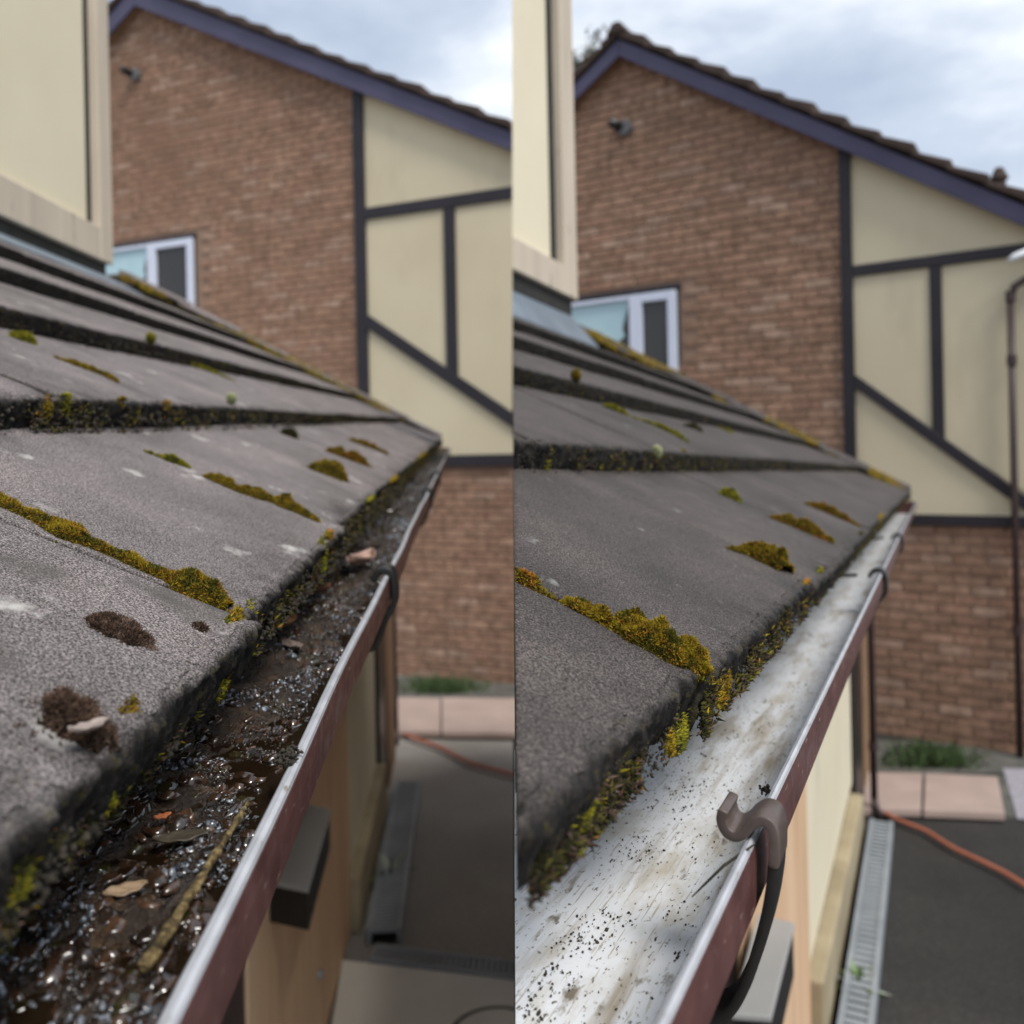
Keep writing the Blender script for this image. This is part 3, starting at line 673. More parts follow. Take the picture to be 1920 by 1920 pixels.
    LW(lw[1] + .002, lw[2] - .001, -.01, .05, 'plinth', PLINTH, 0, zg(lw[1]) + .22, .01)
    LW(lw[0], lw[1], -.01, .012, 'garage_door', WOOD, .03, None, .003)
    LW(lw[0] - .12 if seam else -.4, lw[0] - .002, -.01, .005, 'door_post', PIPE, 0.)
    LW(lw[2], lw[3], -.2, .02, 'black_post', BLACK, 0., None, .004)
    LW(lw[3] + .02, lw[4], -.2, .03, 'tan_post', SOFF, 0., None, .004)
    # soffit and fascia
    b = MB(); zf = Fr.zt - .052; q = [(D['fascia'] - .022, lo), (D['fascia'] - .022, lend - .06), (ra - .05, lend - .06), (ra - .05, lo)]
    b.hexa([Fr.P(r, l, zf - .16) for r, l in q], [Fr.P(r, l, zf - .15) for r, l in q]); o = b.build('soffit', TIMBER, H)
    if seam: cut(o, SC, SN)
    b = MB(); fr_ = D['fascia']; q = [(fr_ - .02, lo), (fr_, lo), (fr_, lend - .05), (fr_ - .02, lend - .05)]
    b.hexa([Fr.P(r, l, zf - .165) for r, l in q], [Fr.P(r, l, zf - .004) for r, l in q]); o = b.build('fascia', BLACK, H)
    if seam: cut(o, SC, SN)
    return H, lw, ra
DA = dict(fascia=-.067 - .121, rw=1.22, tm=1.30, corner_low=(213, 497), gap=((166, 418), (183, 418)), trim_bot=(213, 497), trim_top=(178, 420), zlo=.2, flash_top=(190, 511), flash_bot=(190, 527),
          ra=.47, low=((455, 1880), (648, 1500), (703, 1300), (715, 1300), (730, 1300)))
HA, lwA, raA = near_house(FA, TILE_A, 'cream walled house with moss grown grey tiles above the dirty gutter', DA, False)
DB = dict(fascia=-.0575 - .121, rw=1.17, tm=1.30, corner_low=(1084, 563), gap=((1035, 485), (1053, 485)), trim_bot=(1084, 563), trim_top=(1050, 492), zlo=.15, flash_top=(1057, 583), flash_bot=(1057, 600),
          ra=.36, low=((1380, 1900), (1507, 1600), (1597, 1450), (1610, 1450), (1624, 1450)))
HB, lwB, raB = near_house(FB, TILE_B, 'cream walled house with shade toned tiles above the clean white gutter', DB, True)
# board closing the end of the right roof, in the plane where it stops
def verge_board():
    b = MB(); up, dn = [], []
    for t in (.15, .5, .85, 1.2):
        r = FB.rt - t * CT
        for z, L in ((FB.zt + t * ST - .062, up), (FB.zt + t * ST - .19, dn)):
            o = FB.P(r, 0, z); d = FB.P(r, 1, z) - o; l = -beyond(o) / Vector(d).dot(SN); L.append(o + d * l)
    Q = up + dn[::-1]; d = np.array([.02, 0, 0]); b.hexa([q + d * .05 for q in Q], [q + d for q in Q]); b.build('verge_board', TIMBER, HB)
verge_board()

# ------------------------------------------------------------------ gutters
def gutter(Fr, ri, ro, zr, l0, l1, label, liner, lip, seam, wav=.0):
    T_ = thing('gutter', Fr.P(ro, l1, zr), label, 'gutter', 'brown eaves gutters')
    ls = [l0]
    while ls[-1] < l1: ls.append(ls[-1] + max(.012, (abs(ls[-1]) + .1) * .05))
    ls[-1] = l1; ls = np.array(ls); back = ro - .118
    wob = lambda l: wav * (np.sin(l * 9.) * .6 + np.sin(l * 21 + 1) * .4)
    def loft(prof, nm, m, closed, wb=1.):
        pr = np.array(prof); n = len(pr); V = []; UV = []
        al = np.concatenate([[0], np.cumsum(np.hypot(*np.diff(pr, axis=0).T))])
        for l in ls:
            w = wob(l) * wb; f = np.clip((pr[:, 0] - back) / .118, 0, 1); V.append(Fr.P(pr[:, 0] + w * f, l, pr[:, 1])); UV.append(np.stack([al, np.full(n, l)], -1))
        V = np.concatenate(V); UV = np.concatenate(UV); F_ = [list(map(int, f)) for f in grid_faces(len(ls), n, closed)]
        if closed: F_ += [list(range(n)), [(len(ls) - 1) * n + i for i in range(n)][::-1]]
        o = mk(nm, V, F_, m, T_, smooth=False, uv=UV)
        bm = bmesh.new(); bm.from_mesh(o.data); bmesh.ops.recalc_face_normals(bm, faces=bm.faces); bm.to_mesh(o.data); bm.free()
        if seam: cut(o, SC, SN)
        return o
    # outer ogee face (brown) from the lip down and under
    zb = zr - .056
    outer = [(ro, zr - .0006), (ro + .0004, zr - .008), (ro, zr - .0215), (ro - .005, zr - .027), (ro - .011, zr - .034), (ro - .014, zr - .044), (ro - .018, zr - .052), (ro - .026, zb), (back + .012, zb), (back + .003, zb + .005), (back, zb + .016), (back, zr + .004)]
    inn = [(x + (.0016 if i > 7 else -.0016), z + (.0016 if i in (6, 7, 8, 9) else 0)) for i, (x, z) in enumerate(outer)]
    loft(outer + inn[::-1], 'outer_shell', BROWN, True)
    i2 = [(x + (.0034 if i > 7 else -.0034), z + (.0034 if i in (6, 7, 8, 9) else .0004)) for i, (x, z) in enumerate(outer)]
    i1 = [(x + (.0019 if i > 7 else -.0019), z + (.0019 if i in (6, 7, 8, 9) else .0)) for i, (x, z) in enumerate(outer)]
    loft(i1[1:] + i2[1:][::-1], 'lining', liner, True)
    w = ro - ri
    loft([(ro - .0002, zr), (ro - .0006, zr + .0016), (ro - w * .35, zr + .0026), (ro - w * .75, zr + .0018), (ri, zr), (ri + .0008, zr - .004), (ri + .002, zr - .0045), (ro - .0018, zr - .0008)], 'lip', lip, True)
    # stop end at the far corner
    b = MB(); q = outer
    b.hexa([Fr.P(x, l1 + .001, z) for x, z in q], [Fr.P(x, l1 + .006, z) for x, z in q]); b.build('stop_end', BROWN, T_)
    return T_
RIA, ROA, ZRA = -.0724, -.0670, -.135
RIB, ROB, ZRB = -.0612, -.0575, -.130
GUA = gutter(FA, RIA, ROA, ZRA, -.30, 4.42, 'brown gutter with white lip choked with wet black sludge', LIN_A, LIP, False, .0012)
GUB = gutter(FB, RIB, ROB, ZRB, -.60, 4.15, 'brown gutter cleaned out to its white lining', LIN_B, LIP, True)
b = MB()   # stop end of the right gutter where it ends beside the viewer
def strap(Fr, par, pts, l0, wid, th, m, nm='bracket', smooth=True, bump=True):
    """a bent strip: pts (r, z) centre line, spread along l"""
    p = np.array(pts, float)
    # refine with Catmull-Rom
    q = []
    for i in range(len(p) - 1):
        a, b_, c, d = p[max(i - 1, 0)], p[i], p[i + 1], p[min(i + 2, len(p) - 1)]
        for s in np.linspace(0, 1, 7)[:-1]: q.append(.5 * ((2 * b_) + (c - a) * s + (2 * a - 5 * b_ + 4 * c - d) * s * s + (3 * b_ - a - 3 * c + d) * s ** 3))
    q.append(p[-1]); q = np.array(q); tg = np.gradient(q, axis=0); tg /= np.linalg.norm(tg, axis=1)[:, None]; nn = np.stack([-tg[:, 1], tg[:, 0]], -1)
    thk = np.full(len(q), th); thk[0] *= .55; thk[-1] *= .55
    A, B = q + nn * thk[:, None] / 2, q - nn * thk[:, None] / 2; n = len(q)
    V = np.concatenate([Fr.P(A[:, 0], l0, A[:, 1]), Fr.P(B[:, 0], l0, B[:, 1]), Fr.P(A[:, 0], l0 + wid, A[:, 1]), Fr.P(B[:, 0], l0 + wid, B[:, 1])])
    F_ = []
    for i in range(n - 1):
        F_ += [[i, i + 1, n + i + 1, n + i], [2 * n + i, 3 * n + i, 3 * n + i + 1, 2 * n + i + 1], [i, 2 * n + i, 2 * n + i + 1, i + 1], [n + i, n + i + 1, 3 * n + i + 1, 3 * n + i]]
    F_ += [[0, n, 3 * n, 2 * n], [n - 1, 3 * n - 1, 4 * n - 1, 2 * n - 1]]
    o = mk(nm, V, F_, m, par)
    bm = bmesh.new(); bm.from_mesh(o.data); bmesh.ops.recalc_face_normals(bm, faces=bm.faces); bm.to_mesh(o.data); bm.free()
    bevel(o, th * .13, 2); o.data.polygons.foreach_set('use_smooth', np.ones(len(o.data.polygons), bool)); return o
def rim_l(Fr, u, v, zr): return Fr.on_z(u, v, zr)[1]
# right: big brown hook bracket close by
lB = rim_l(FB, 1418, 1592, ZRB)
cp = [FB.on_l(u, v, lB) for u, v in ((1356, 1520), (1352, 1538), (1360, 1560), (1378, 1570), (1395, 1562), (1408, 1549), (1425, 1541), (1441, 1547), (1449, 1566), (1451, 1596), (1450, 1630))]
hk = strap(FB, GUB, cp, lB, .019, .0036, CLIPB)
cp = [FB.on_l(u, v, lB) for u, v in ((1449, 1622), (1446, 1660), (1437, 1715), (1420, 1780), (1396, 1850), (1362, 1905), (1310, 1925))]
strap(FB, hk, cp, lB + .0005, .018, .0036, BLACK, 'strap')
for u, v, m in ((1650, 1078, BLACK), (1692, 1008, BLACK)):
    l = rim_l(FB, u, v, ZRB); k = .0
    strap(FB, GUB, [(ROB - .016, ZRB - .004), (ROB - .011, ZRB + .0035), (ROB - .002, ZRB + .005), (ROB + .003, ZRB - .002), (ROB + .0035, ZRB - .020), (ROB - .002, ZRB - .030), (ROB - .008, ZRB - .038), (ROB - .011, ZRB - .047), (ROB - .018, ZRB - .059), (ROB - .04, ZRB - .061)], l, .024, .0045, m)
    V, Fc = tube([FB.P(ROB - .116, l + .005, ZRB + .001), FB.P(ROB - .08, l + .005, ZRB - .006), FB.P(ROB - .03, l + .005, ZRB - .002)], .0022, 8); mk('cross_wire', V, Fc, BLACK, GUB)
lA = rim_l(FA, 700, 1085, ZRA)
for u, v in ((700, 1085), (772, 925), (797, 890)):
    l = rim_l(FA, u, v, ZRA)
    strap(FA, GUA, [(ROA - .014, ZRA - .003), (ROA - .010, ZRA + .005), (ROA - .001, ZRA + .006), (ROA + .0035, ZRA - .002), (ROA + .004, ZRA - .021), (ROA - .001, ZRA - .031), (ROA - .006, ZRA - .040), (ROA - .009, ZRA - .050), (ROA - .017, ZRA - .061), (ROA - .04, ZRA - .062)], l, .026, .0055, BLACK)

# ------------------------------------------------------------------ sludge, crumbs, leaves and twig in the left gutter
def muck_z(r, l):
    r = np.asarray(r, float); l = np.asarray(l, float); p = np.stack(np.broadcast_arrays(r, l, r * 0), -1)
    z = ZRA - .0135 + fbm(p, 26, 4, 3) * .0042 + (.5 - np.abs(fbm(p, 120, 3, 8))) * .0034
    z += np.clip((ROA - .045 - r) / .05, 0, 1) * .010
    z -= np.clip((r - (ROA - .022)) / .018, 0, 1) * .010 * np.clip(1.5 - l * 1.6, 0, 1)
    return z
def muck():
    ls = [-.05]
    while ls[-1] < 4.40: ls.append(ls[-1] + max(.0012, ls[-1] * .006))
    ls[-1] = 4.40; ls = np.array(ls); rs = np.linspace(ROA - .1135, ROA - .0045, 105)
    R, L = np.meshgrid(rs, ls); Z = muck_z(R, L)
    Z += np.clip((fbm(np.stack([R, L, R * 0], -1), 320, 2, 4)), -1, 1) * .0007
    V = FA.P(R, L, Z).reshape(-1, 3)
    tag(mk('sludge', V, grid_faces(len(ls), len(rs)), SLUDGE, smooth=True), 'wet black and brown sludge of rotted leaves filling the left gutter', 'sludge', kind='stuff')
muck()
def ico():
    bm = bmesh.new(); bmesh.ops.create_icosphere(bm, subdivisions=1, radius=1.); bm.verts.ensure_lookup_table()
    V = np.array([v.co[:] for v in bm.verts]); F_ = np.array([[v.index for v in f.verts] for f in bm.faces]); bm.free(); return V, F_
IV, IF = ico()
def blobs(name, P, S, m, label, cat, cols=None, flat=.6, seed=1):
    r_ = np.random.default_rng(seed); n = len(P); nv = len(IV)
    A = r_.normal(size=(n, 3, 3)); Q, _ = np.linalg.qr(A)
    sc = np.stack([np.ones(n), r_.uniform(.5, 1., n), r_.uniform(flat * .6, flat * 1.3, n)], -1) * S[:, None]
    loc = IV[None] * (1 + r_.uniform(-.28, .28, (n, nv, 1))) * sc[:, None, :]
    V = np.einsum('nij,nvj->nvi', Q, loc) + P[:, None, :]
    F_ = (IF[None] + (np.arange(n) * nv)[:, None, None]).reshape(-1, 3)
    C = np.repeat(cols, nv, 0) if cols is not None else None
    return tag(mk(name, V.reshape(-1, 3), F_, m, smooth=True, cols=C), label, cat, kind='stuff')
def crumbs():
    n = 20000; l = .13 * np.exp(rng.uniform(0, 1, n) * math.log(30)); r = ROA - .006 - rng.uniform(0, 1, n) ** .9 * .095
    dens = fbm(np.stack([r, l, r * 0], -1), 30, 3, 33); keep = dens > -.12 + rng.normal(0, .15, n)
    l, r = l[keep], r[keep]; n = len(l)
    S = rng.uniform(.0004, .0013, n) * np.clip(.75 + l * .9, .7, 2.2); S *= np.where(rng.uniform(size=n) > .95, 2.2, 1)
    P = FA.P(r, l, muck_z(r, l) + S * .12)
    C = np.array([(.9, .9, .95), (1.3, 1.0, .8), (.7, .75, .5), (1.6, 1.5, 1.45), (2.4, 1.3, .9)])[rng.choice(5, n, p=[.42, .25, .15, .14, .04])]
    blobs('crumbs', P, S, CRUMB, 'glistening wet crumbs and grit scattered over the sludge', 'debris', C, .5, 5)
crumbs()
GLINT = mat('painted_glint', [(.38, (.03, .032, .036)), (.62, (.26, .29, .33))], 420, 3, .1, rrange=(200, .03, .15), spec=1.)  # pale blue-grey colour standing in for wet highlights
def glints():
    """pale glossy blobs in drifts, their colour painting wet highlights on the sludge"""
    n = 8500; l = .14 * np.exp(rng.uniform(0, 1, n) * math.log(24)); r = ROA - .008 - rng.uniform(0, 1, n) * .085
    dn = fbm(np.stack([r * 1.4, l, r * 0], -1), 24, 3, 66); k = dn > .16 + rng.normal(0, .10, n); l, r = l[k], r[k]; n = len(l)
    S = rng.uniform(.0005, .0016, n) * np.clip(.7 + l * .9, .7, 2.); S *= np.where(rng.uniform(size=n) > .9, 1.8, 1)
    blobs('painted_glints', FA.P(r, l, muck_z(r, l) + S * .2 + .0006), S, GLINT, 'pale painted glints standing in for wet highlights, in drifts on the sludge', 'debris', None, .25, 15)
glints()
WATER = mat('brown_puddle', [(.3, (.010, .006, .003)), (.7, (.018, .011, .006))], 40, 2, .02, .12, 160, spec=.6, bdist=.0008)
ls_ = np.concatenate([np.linspace(-.04, .6, 120), np.linspace(.62, 4.38, 160)]); rs_ = np.linspace(ROA - .112, ROA - .0048, 24); R2, L2 = np.meshgrid(rs_, ls_)
tag(mk('puddle_water', FA.P(R2, L2, np.full(R2.shape, ZRA - .0148)).reshape(-1, 3), grid_faces(len(ls_), len(rs_)), WATER, smooth=True), 'dark brown rainwater standing between the sludge lumps', 'water', kind='stuff')
def clods():
    """soft lumps of rotted leaf and moss, wet through"""
    bm = bmesh.new(); bmesh.ops.create_icosphere(bm, subdivisions=2, radius=1.); V0 = np.array([v.co[:] for v in bm.verts]); F0 = np.array([[v.index for v in f.verts] for f in bm.faces]); bm.free()
    n = 2600; l = .15 * np.exp(rng.uniform(0, 1, n) * math.log(26)); r = ROA - .010 - rng.uniform(0, 1, n) * .085
    k = fbm(np.stack([r, l, r * 0], -1), 22, 3, 91) > -.08 + rng.normal(0, .12, n); l, r = l[k], r[k]; n = len(l)
    S = rng.uniform(.0012, .0048, n) * np.clip(.75 + l * .6, .75, 1.6); P = FA.P(r, l, muck_z(r, l) - S * .15)
    loc = V0[None] * S[:, None, None] * np.stack([rng.uniform(.8, 1.6, n), rng.uniform(.6, 1.1, n), rng.uniform(.35, .75, n)], -1)[:, None, :]
    a = rng.uniform(0, 6.28, n); ca, sa = np.cos(a)[:, None], np.sin(a)[:, None]; x, y = loc[..., 0] * ca - loc[..., 1] * sa, loc[..., 0] * sa + loc[..., 1] * ca
    V = np.stack([x, y, loc[..., 2]], -1) + P[:, None, :]
    V = V.reshape(-1, 3); d = fbm(V, 480, 3, 12)[:, None] * np.repeat(S, len(V0))[:, None] * .55
    V = V + d * np.repeat(V0[None], n, 0).reshape(-1, 3)
    C = np.repeat(np.array([(1.2, .8, .55), (.6, .5, .45), (1.8, 1.2, .8), (.9, .95, .4)])[rng.choice(4, n, p=[.4, .3, .15, .15])], len(V0), 0)
    F_ = (F0[None] + (np.arange(n) * len(V0))[:, None, None]).reshape(-1, 3)
    tag(mk('sludge_clods', V, F_, CRUMB, smooth=True, cols=C), 'soft wet lumps of rotted leaf heaped in the left gutter', 'sludge', kind='stuff')
clods()
def leaf(Fr, u, v, zs, ln, wd, ang, col, label, curl=.3, cat='leaf', grp='dead leaves in the sludge', lift=.0012):
    """a dead leaf lying at a picture point on height zs"""
    r0, l0 = Fr.on_z(u, v, zs); nu, nv = 22, 13; V = []
    sd = random.random() * 50
    for i in range(nu):
        a = i / (nu - 1); w = wd * (math.sin(math.pi * min(1, a * .97 + .03)) ** .7) * (1 + .05 * math.sin(a * 13 + sd)); 
        for j in range(nv):
            q = j / (nv - 1) * 2 - 1; x = (a - .5) * ln; y = q * w / 2; z = curl * wd * (q * q * .5 + .35 * (a - .5) ** 2 * 4) + .0003 * math.sin(a * 17 + q * 7 + sd) + .0005 * (1 - abs(q)) - .0004 * math.exp(-(q * 7) ** 2)
            V.append((x * math.cos(ang) - y * math.sin(ang), x * math.sin(ang) + y * math.cos(ang), z))
    V = np.array(V); base = Fr.P(r0, l0, zs + lift); W = base + V[:, :1] * Fr.r + V[:, 1:2] * Fr.g + np.array([0, 0, 1.]) * V[:, 2:]
    o = mk('leaf', W, grid_faces(nu, nv), LEAFM, smooth=True, cols=np.tile(col, (len(W), 1)))
    s = o.modifiers.new('thick', 'SOLIDIFY'); s.thickness = .0005
    return tag(o, label, cat, grp)
zm = ZRA - .011
leaf(FA, 235, 1682, zm, .013, .008, .5, (.30, .21, .13), 'tan pitted leaf scrap lying in the nearest sludge')
leaf(FA, 340, 1578, zm, .019, .009, .2, (.055, .045, .03), 'olive grey leaf half sunk beside the twig', .15)
leaf(FA, 520, 1182, zm + .006, .034, .017, .9, (.36, .16, .065), 'curled orange brown leaf by the mossy tile corner', .5)
leaf(FA, 575, 1118, zm + .006, .04, .016, .3, (.16, .075, .045), 'curled dark brown leaf between tile and bracket', .6)
leaf(FA, 676, 1062, zm + .006, .05, .028, 1.2, (.38, .24, .19), 'crumpled pinkish leaf touching the rim beside the bracket', .6)
leaf(FA, 548, 1218, zm + .003, .026, .011, 2.2, (.20, .15, .13), 'pointed grey brown leaf scrap below the orange leaf', .4)
leaf(FA, 305, 1540, zm + .001, .006, .004, .6, (.40, .12, .04), 'tiny orange leaf fleck above the olive grey leaf', .3)
leaf(FA, 62, 1640, zm + .004, .022, .012, 1.2, (.07, .06, .045), 'dark wet leaf tucked under the nearest tile', .3)
# twig along the rim
pts = []
for u, v in ((268, 1815), (318, 1742), (366, 1664), (398, 1612), (444, 1540), (466, 1500)):
    r, l = FA.on_z(u, v, ZRA - .007); pts.append(FA.P(r, l, ZRA - .007))
pp = np.array(pts); tt = np.linspace(0, len(pp) - 1, 60); pp = np.stack([np.interp(tt, np.arange(len(pp)), pp[:, k]) for k in range(3)], -1)
V, Fc = tube(pp, .0015 + .0005 * np.sin(np.arange(60) * .9) * np.sin(np.arange(60) * .37) + np.linspace(.0004, -.0006, 60), 12)
V = np.array(V); V += fbm(V, 420, 4, 6)[:, None] * .0009
tag(mk('twig', V, Fc, BARK, smooth=True), 'short mossy brown twig lying in the sludge along the white rim', 'twig')
# needles
def needle(Fr, a, b_, z0, z1, label):
    r0, l0 = Fr.on_z(*a, z0); r1, l1 = Fr.on_z(*b_, z1); A, B = Fr.P(r0, l0, z0), Fr.P(r1, l1, z1); M_ = (A + B) / 2 + [0, 0, .0015]
    V, Fc = tube([A, A * .6 + M_ * .4, M_, B * .6 + M_ * .4, B], [.0002, .0004, .0005, .0005, .0003], 6); tag(mk('pine_needle', V, Fc, DRYDIRT), label, 'needle')
needle(FB, (1297, 1682), (1415, 1583), ZRB - .012, ZRB + .004, 'long grey pine needle caught under the brown hook bracket')
needle(FA, (640, 1135), (690, 1090), ZRA - .004, ZRA + .004, 'pale needle caught at the black bracket on the dirty gutter')
# dirt clump on the left rim
l = rim_l(FA, 528, 1437, ZRA); n = 260
P = FA.P(ROA - .005 + rng.normal(0, .0016, n), l + rng.normal(0, .0035, n), ZRA + .003 + np.abs(rng.normal(0, .0016, n)))
tag(blobs('dirt_clump', P, rng.uniform(.0005, .0012, n), DRYDIRT, 'crumbly dirt clump sitting on the white rim of the dirty gutter', 'dirt', None, .8, 3), kind='stuff')

# crumbs left in the clean gutter
n = 3600; l = .12 * np.exp(rng.uniform(0, 1, n) ** 1.2 * math.log(20)); q = rng.uniform(0, 1, n)
r = np.where(rng.uniform(size=n) < .55, ROB - .071 + rng.normal(0, .006, n), ROB - .03 - q * .06)
dn = fbm(np.stack([r, l, r * 0], -1), 40, 3, 90); kp = dn > .12 + rng.normal(0, .12, n); l, r = l[kp], r[kp]; n = len(l)
kp = (r < ROB - .026) & (r > ROB - .104); l, r = l[kp], r[kp]; n = len(l)
P = FB.P(r, l, ZRB - .056 + .0036 + .0003); kp = keep(P); P = P[kp]; n = len(P)
blobs('dirt_crumbs', P, rng.uniform(.00018, .0007, n) * np.where(rng.uniform(size=n) > .94, 1.7, 1.), DRYDIRT, 'black dirt crumbs left on the white lining', 'debris', None, .6, 8)
l = rim_l(FB, 1437, 1482, ZRB - .03); rr, ll = FB.on_z(1435, 1482, ZRB - .02); n = 30
P = FB.P(rr + rng.normal(0, .001, n), ll + rng.normal(0, .001, n), ZRB - .02 + rng.normal(0, .001, n)); blobs('dirt_lump', P, rng.uniform(.0006, .0012, n), DRYDIRT, 'little black dirt lump stuck inside the rim beyond the hook bracket', 'dirt', None, .8, 4)

# ------------------------------------------------------------------ moss
MC = {'gold': [(.25, .185, .013), (.34, .235, .017), (.13, .10, .010), (.33, .16, .016), (.06, .045, .008), (.22, .185, .016), (.08, .075, .010)], 'green': [(.24, .225, .018), (.31, .27, .02), (.14, .145, .014), (.085, .085, .012)],
      'rust': [(.33, .12, .012), (.27, .155, .016), (.24, .175, .016), (.11, .06, .010), (.19, .15, .014)], 'brown': [(.06, .036, .024), (.10, .062, .043), (.04, .026, .018), (.15, .10, .075)], 'dark': [(.03, .03, .012), (.055, .05, .013), (.018, .016, .010), (.10, .092, .02)],
      'pale': [(.42, .45, .24), (.34, .38, .15), (.5, .5, .34)]}
def tufts(C, Nn, size, pal, seed, spread=.55):
    """tiny pointed shoots standing on points C with normals Nn"""
    r_ = np.random.default_rng(seed); n = len(C); d = Nn + r_.normal(0, spread, (n, 3)); d /= np.linalg.norm(d, axis=1)[:, None]
    a = np.cross(d, r_.normal(size=(n, 3))); a /= np.linalg.norm(a, axis=1)[:, None]; b_ = np.cross(d, a)
    s = size * r_.uniform(.6, 1.4, n)[:, None]; w = s * .34
    V = np.stack([C + a * w, C - a * w * .5 + b_ * w * .87, C - a * w * .5 - b_ * w * .87, C + d * s * 1.5], 1)
    F_ = np.array([[0, 1, 3], [1, 2, 3], [2, 0, 3]])[None] + (np.arange(n) * 4)[:, None, None]
    k_ = np.clip((fbm(C, 170, 3, seed + 3) * .75 + .5 + r_.normal(0, .16, n)) * len(MC[pal]), 0, len(MC[pal]) - .01).astype(int)
    pc = np.array(MC[pal])[k_] * r_.uniform(.65, 1.35, n)[:, None]
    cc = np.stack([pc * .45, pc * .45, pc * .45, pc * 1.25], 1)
    return V.reshape(-1, 3), F_.reshape(-1, 3), cc.reshape(-1, 3)
def moss_strip(Fr, c, pxs, wd, ht, pal, label, grp, n=None, size=.0011, seed=0, seam=False, name='moss_cushion', wprof=None):
    """a cushion along picture points lying on tile course c; wd, ht in metres"""
    tl = np.array([Fr.on_tile(u, v, c) for u, v in pxs]); m = 40; k = len(tl)
    s = np.linspace(0, k - 1, m); T_ = np.interp(s, np.arange(k), tl[:, 0]); L_ = np.interp(s, np.arange(k), tl[:, 1])
    wp = np.interp(np.linspace(0, 1, m), np.linspace(0, 1, len(wprof)), wprof) if wprof else np.sin(np.linspace(.05, math.pi - .05, m)) ** .55
    wp0 = wp; wp = wp * (1 + .30 * fbm(np.stack([np.arange(m) * .22, np.zeros(m), np.full(m, seed * 1.7)], -1), 1., 3, seed)); wp = np.clip(wp, .12, None)
    nj = 15; ac = np.linspace(-1, 1, nj)
    tx, ly = np.gradient(T_), np.gradient(L_); g_ = np.hypot(tx, ly); tx /= g_; ly /= g_
    prof = np.sqrt(np.clip(1 - ac ** 2, 0, 1))
    lump = lambda a, b_: 1 + .33 * fbm(np.stack([a, b_, a * 0 + seed], -1), 140, 3, seed)
    TT = T_[:, None] + (-ly)[:, None] * ac * wd / 2 * wp[:, None]; LL = L_[:, None] + tx[:, None] * ac * wd / 2 * wp[:, None]
    NN = prof[None] * ht * np.minimum(wp0 * 1.1, wp)[:, None] ** .8 * lump(TT, LL) - .0006
    V = Fr.T(c, TT, LL, NN); F_ = grid_faces(m, nj); nv = V.reshape(-1, 3)
    e1 = np.gradient(V, axis=0); e2 = np.gradient(V, axis=1); no = np.cross(e1, e2); no /= np.linalg.norm(no, axis=2)[..., None] + 1e-12
    upv = Fr.T(c, 0, 0, 1.) - Fr.T(c, 0, 0, 0.); no *= np.sign((no @ upv))[..., None]
    r_ = np.random.default_rng(seed + 77); length = float(np.sum(g_)); n = n or int(min(9000, max(250, length * wd * 1.5 / (size * .62) ** 2)))
    wgt = np.repeat(wp[:, None], nj, 1).ravel() + .05; pick = r_.choice(m * nj, n, p=wgt / wgt.sum())
    i, j = np.divmod(pick, nj); fi = np.clip(i + r_.uniform(-.5, .5, n), 0, m - 1.001); fj = np.clip(j + r_.uniform(-.5, .5, n), 0, nj - 1.001)
    i0, j0 = fi.astype(int), fj.astype(int); a, b_ = (fi - i0)[:, None], (fj - j0)[:, None]
    bil = lambda X: X[i0, j0] * (1 - a) * (1 - b_) + X[i0 + 1, j0] * a * (1 - b_) + X[i0, j0 + 1] * (1 - a) * b_ + X[i0 + 1, j0 + 1] * a * b_
    SP, SNm = bil(V), bil(no); ne = n // 9; kx = r_.integers(0, m, ne); tt_ = T_[kx] - ly[kx] * wd * .5 * wp[kx] * r_.normal(0, .85, ne) + r_.normal(0, wd * .15, ne); ll_ = L_[kx] + tx[kx] * wd * .5 * wp[kx] * r_.normal(0, .85, ne)
    SP = np.concatenate([SP, Fr.T(c, tt_, ll_, 0.)]); SNm = np.concatenate([SNm, np.tile(upv, (ne, 1))])
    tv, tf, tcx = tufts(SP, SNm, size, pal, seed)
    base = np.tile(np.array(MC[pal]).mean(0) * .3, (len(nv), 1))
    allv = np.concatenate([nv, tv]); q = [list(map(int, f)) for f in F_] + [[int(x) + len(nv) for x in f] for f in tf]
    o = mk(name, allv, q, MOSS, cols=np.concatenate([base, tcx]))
    if seam: cut(o, SC, SN)
    return tag(o, label, 'moss', grp)
GA_, GB_ = 'moss cushions on the left roof', 'moss cushions on the right roof'
moss_strip(FA, 0, [(-60, 925), (0, 951), (60, 978), (110, 1003), (150, 1020), (200, 1040), (250, 1062), (300, 1084), (350, 1106), (395, 1128), (425, 1143)], .0125, .0068, 'gold', 'long golden moss ridge along the nearest tile joint, left roof', GA_, n=9000, seed=1,
           wprof=[.8, .9, .7, .75, 1.25, 1.35, .8, .95, .85, .7, .6, 1.1, 1.3, 1.15, .6])
moss_strip(FA, 0, [(268, 849), (300, 861), (330, 871), (356, 881)], .014, .007, 'green', 'slim green moss sliver, upper end of the second joint, left roof', GA_, seed=2, wprof=[.3, .45, 1, 1.1, .3])
moss_strip(FA, 0, [(378, 895), (420, 912), (458, 930)], .012, .007, 'gold', 'thin golden moss strip in the middle of the second joint, left roof', GA_, seed=3)
moss_strip(FA, 0, [(440, 922), (500, 940), (550, 960), (597, 982)], .022, .010, 'gold', 'fat golden moss cushion ending at the tile edge, second joint, left roof', GA_, seed=4, n=5000)
moss_strip(FA, 0, [(583, 880), (615, 888), (647, 904)], .03, .016, 'gold', 'bright yellow moss tuft short of the eaves on the third joint, left roof', GA_, seed=5, size=.0018)
moss_strip(FA, 0, [(612, 847), (640, 856), (668, 866), (694, 877)], .026, .012, 'rust', 'rusty moss strip on the fourth joint, left roof', GA_, seed=6, size=.0018)
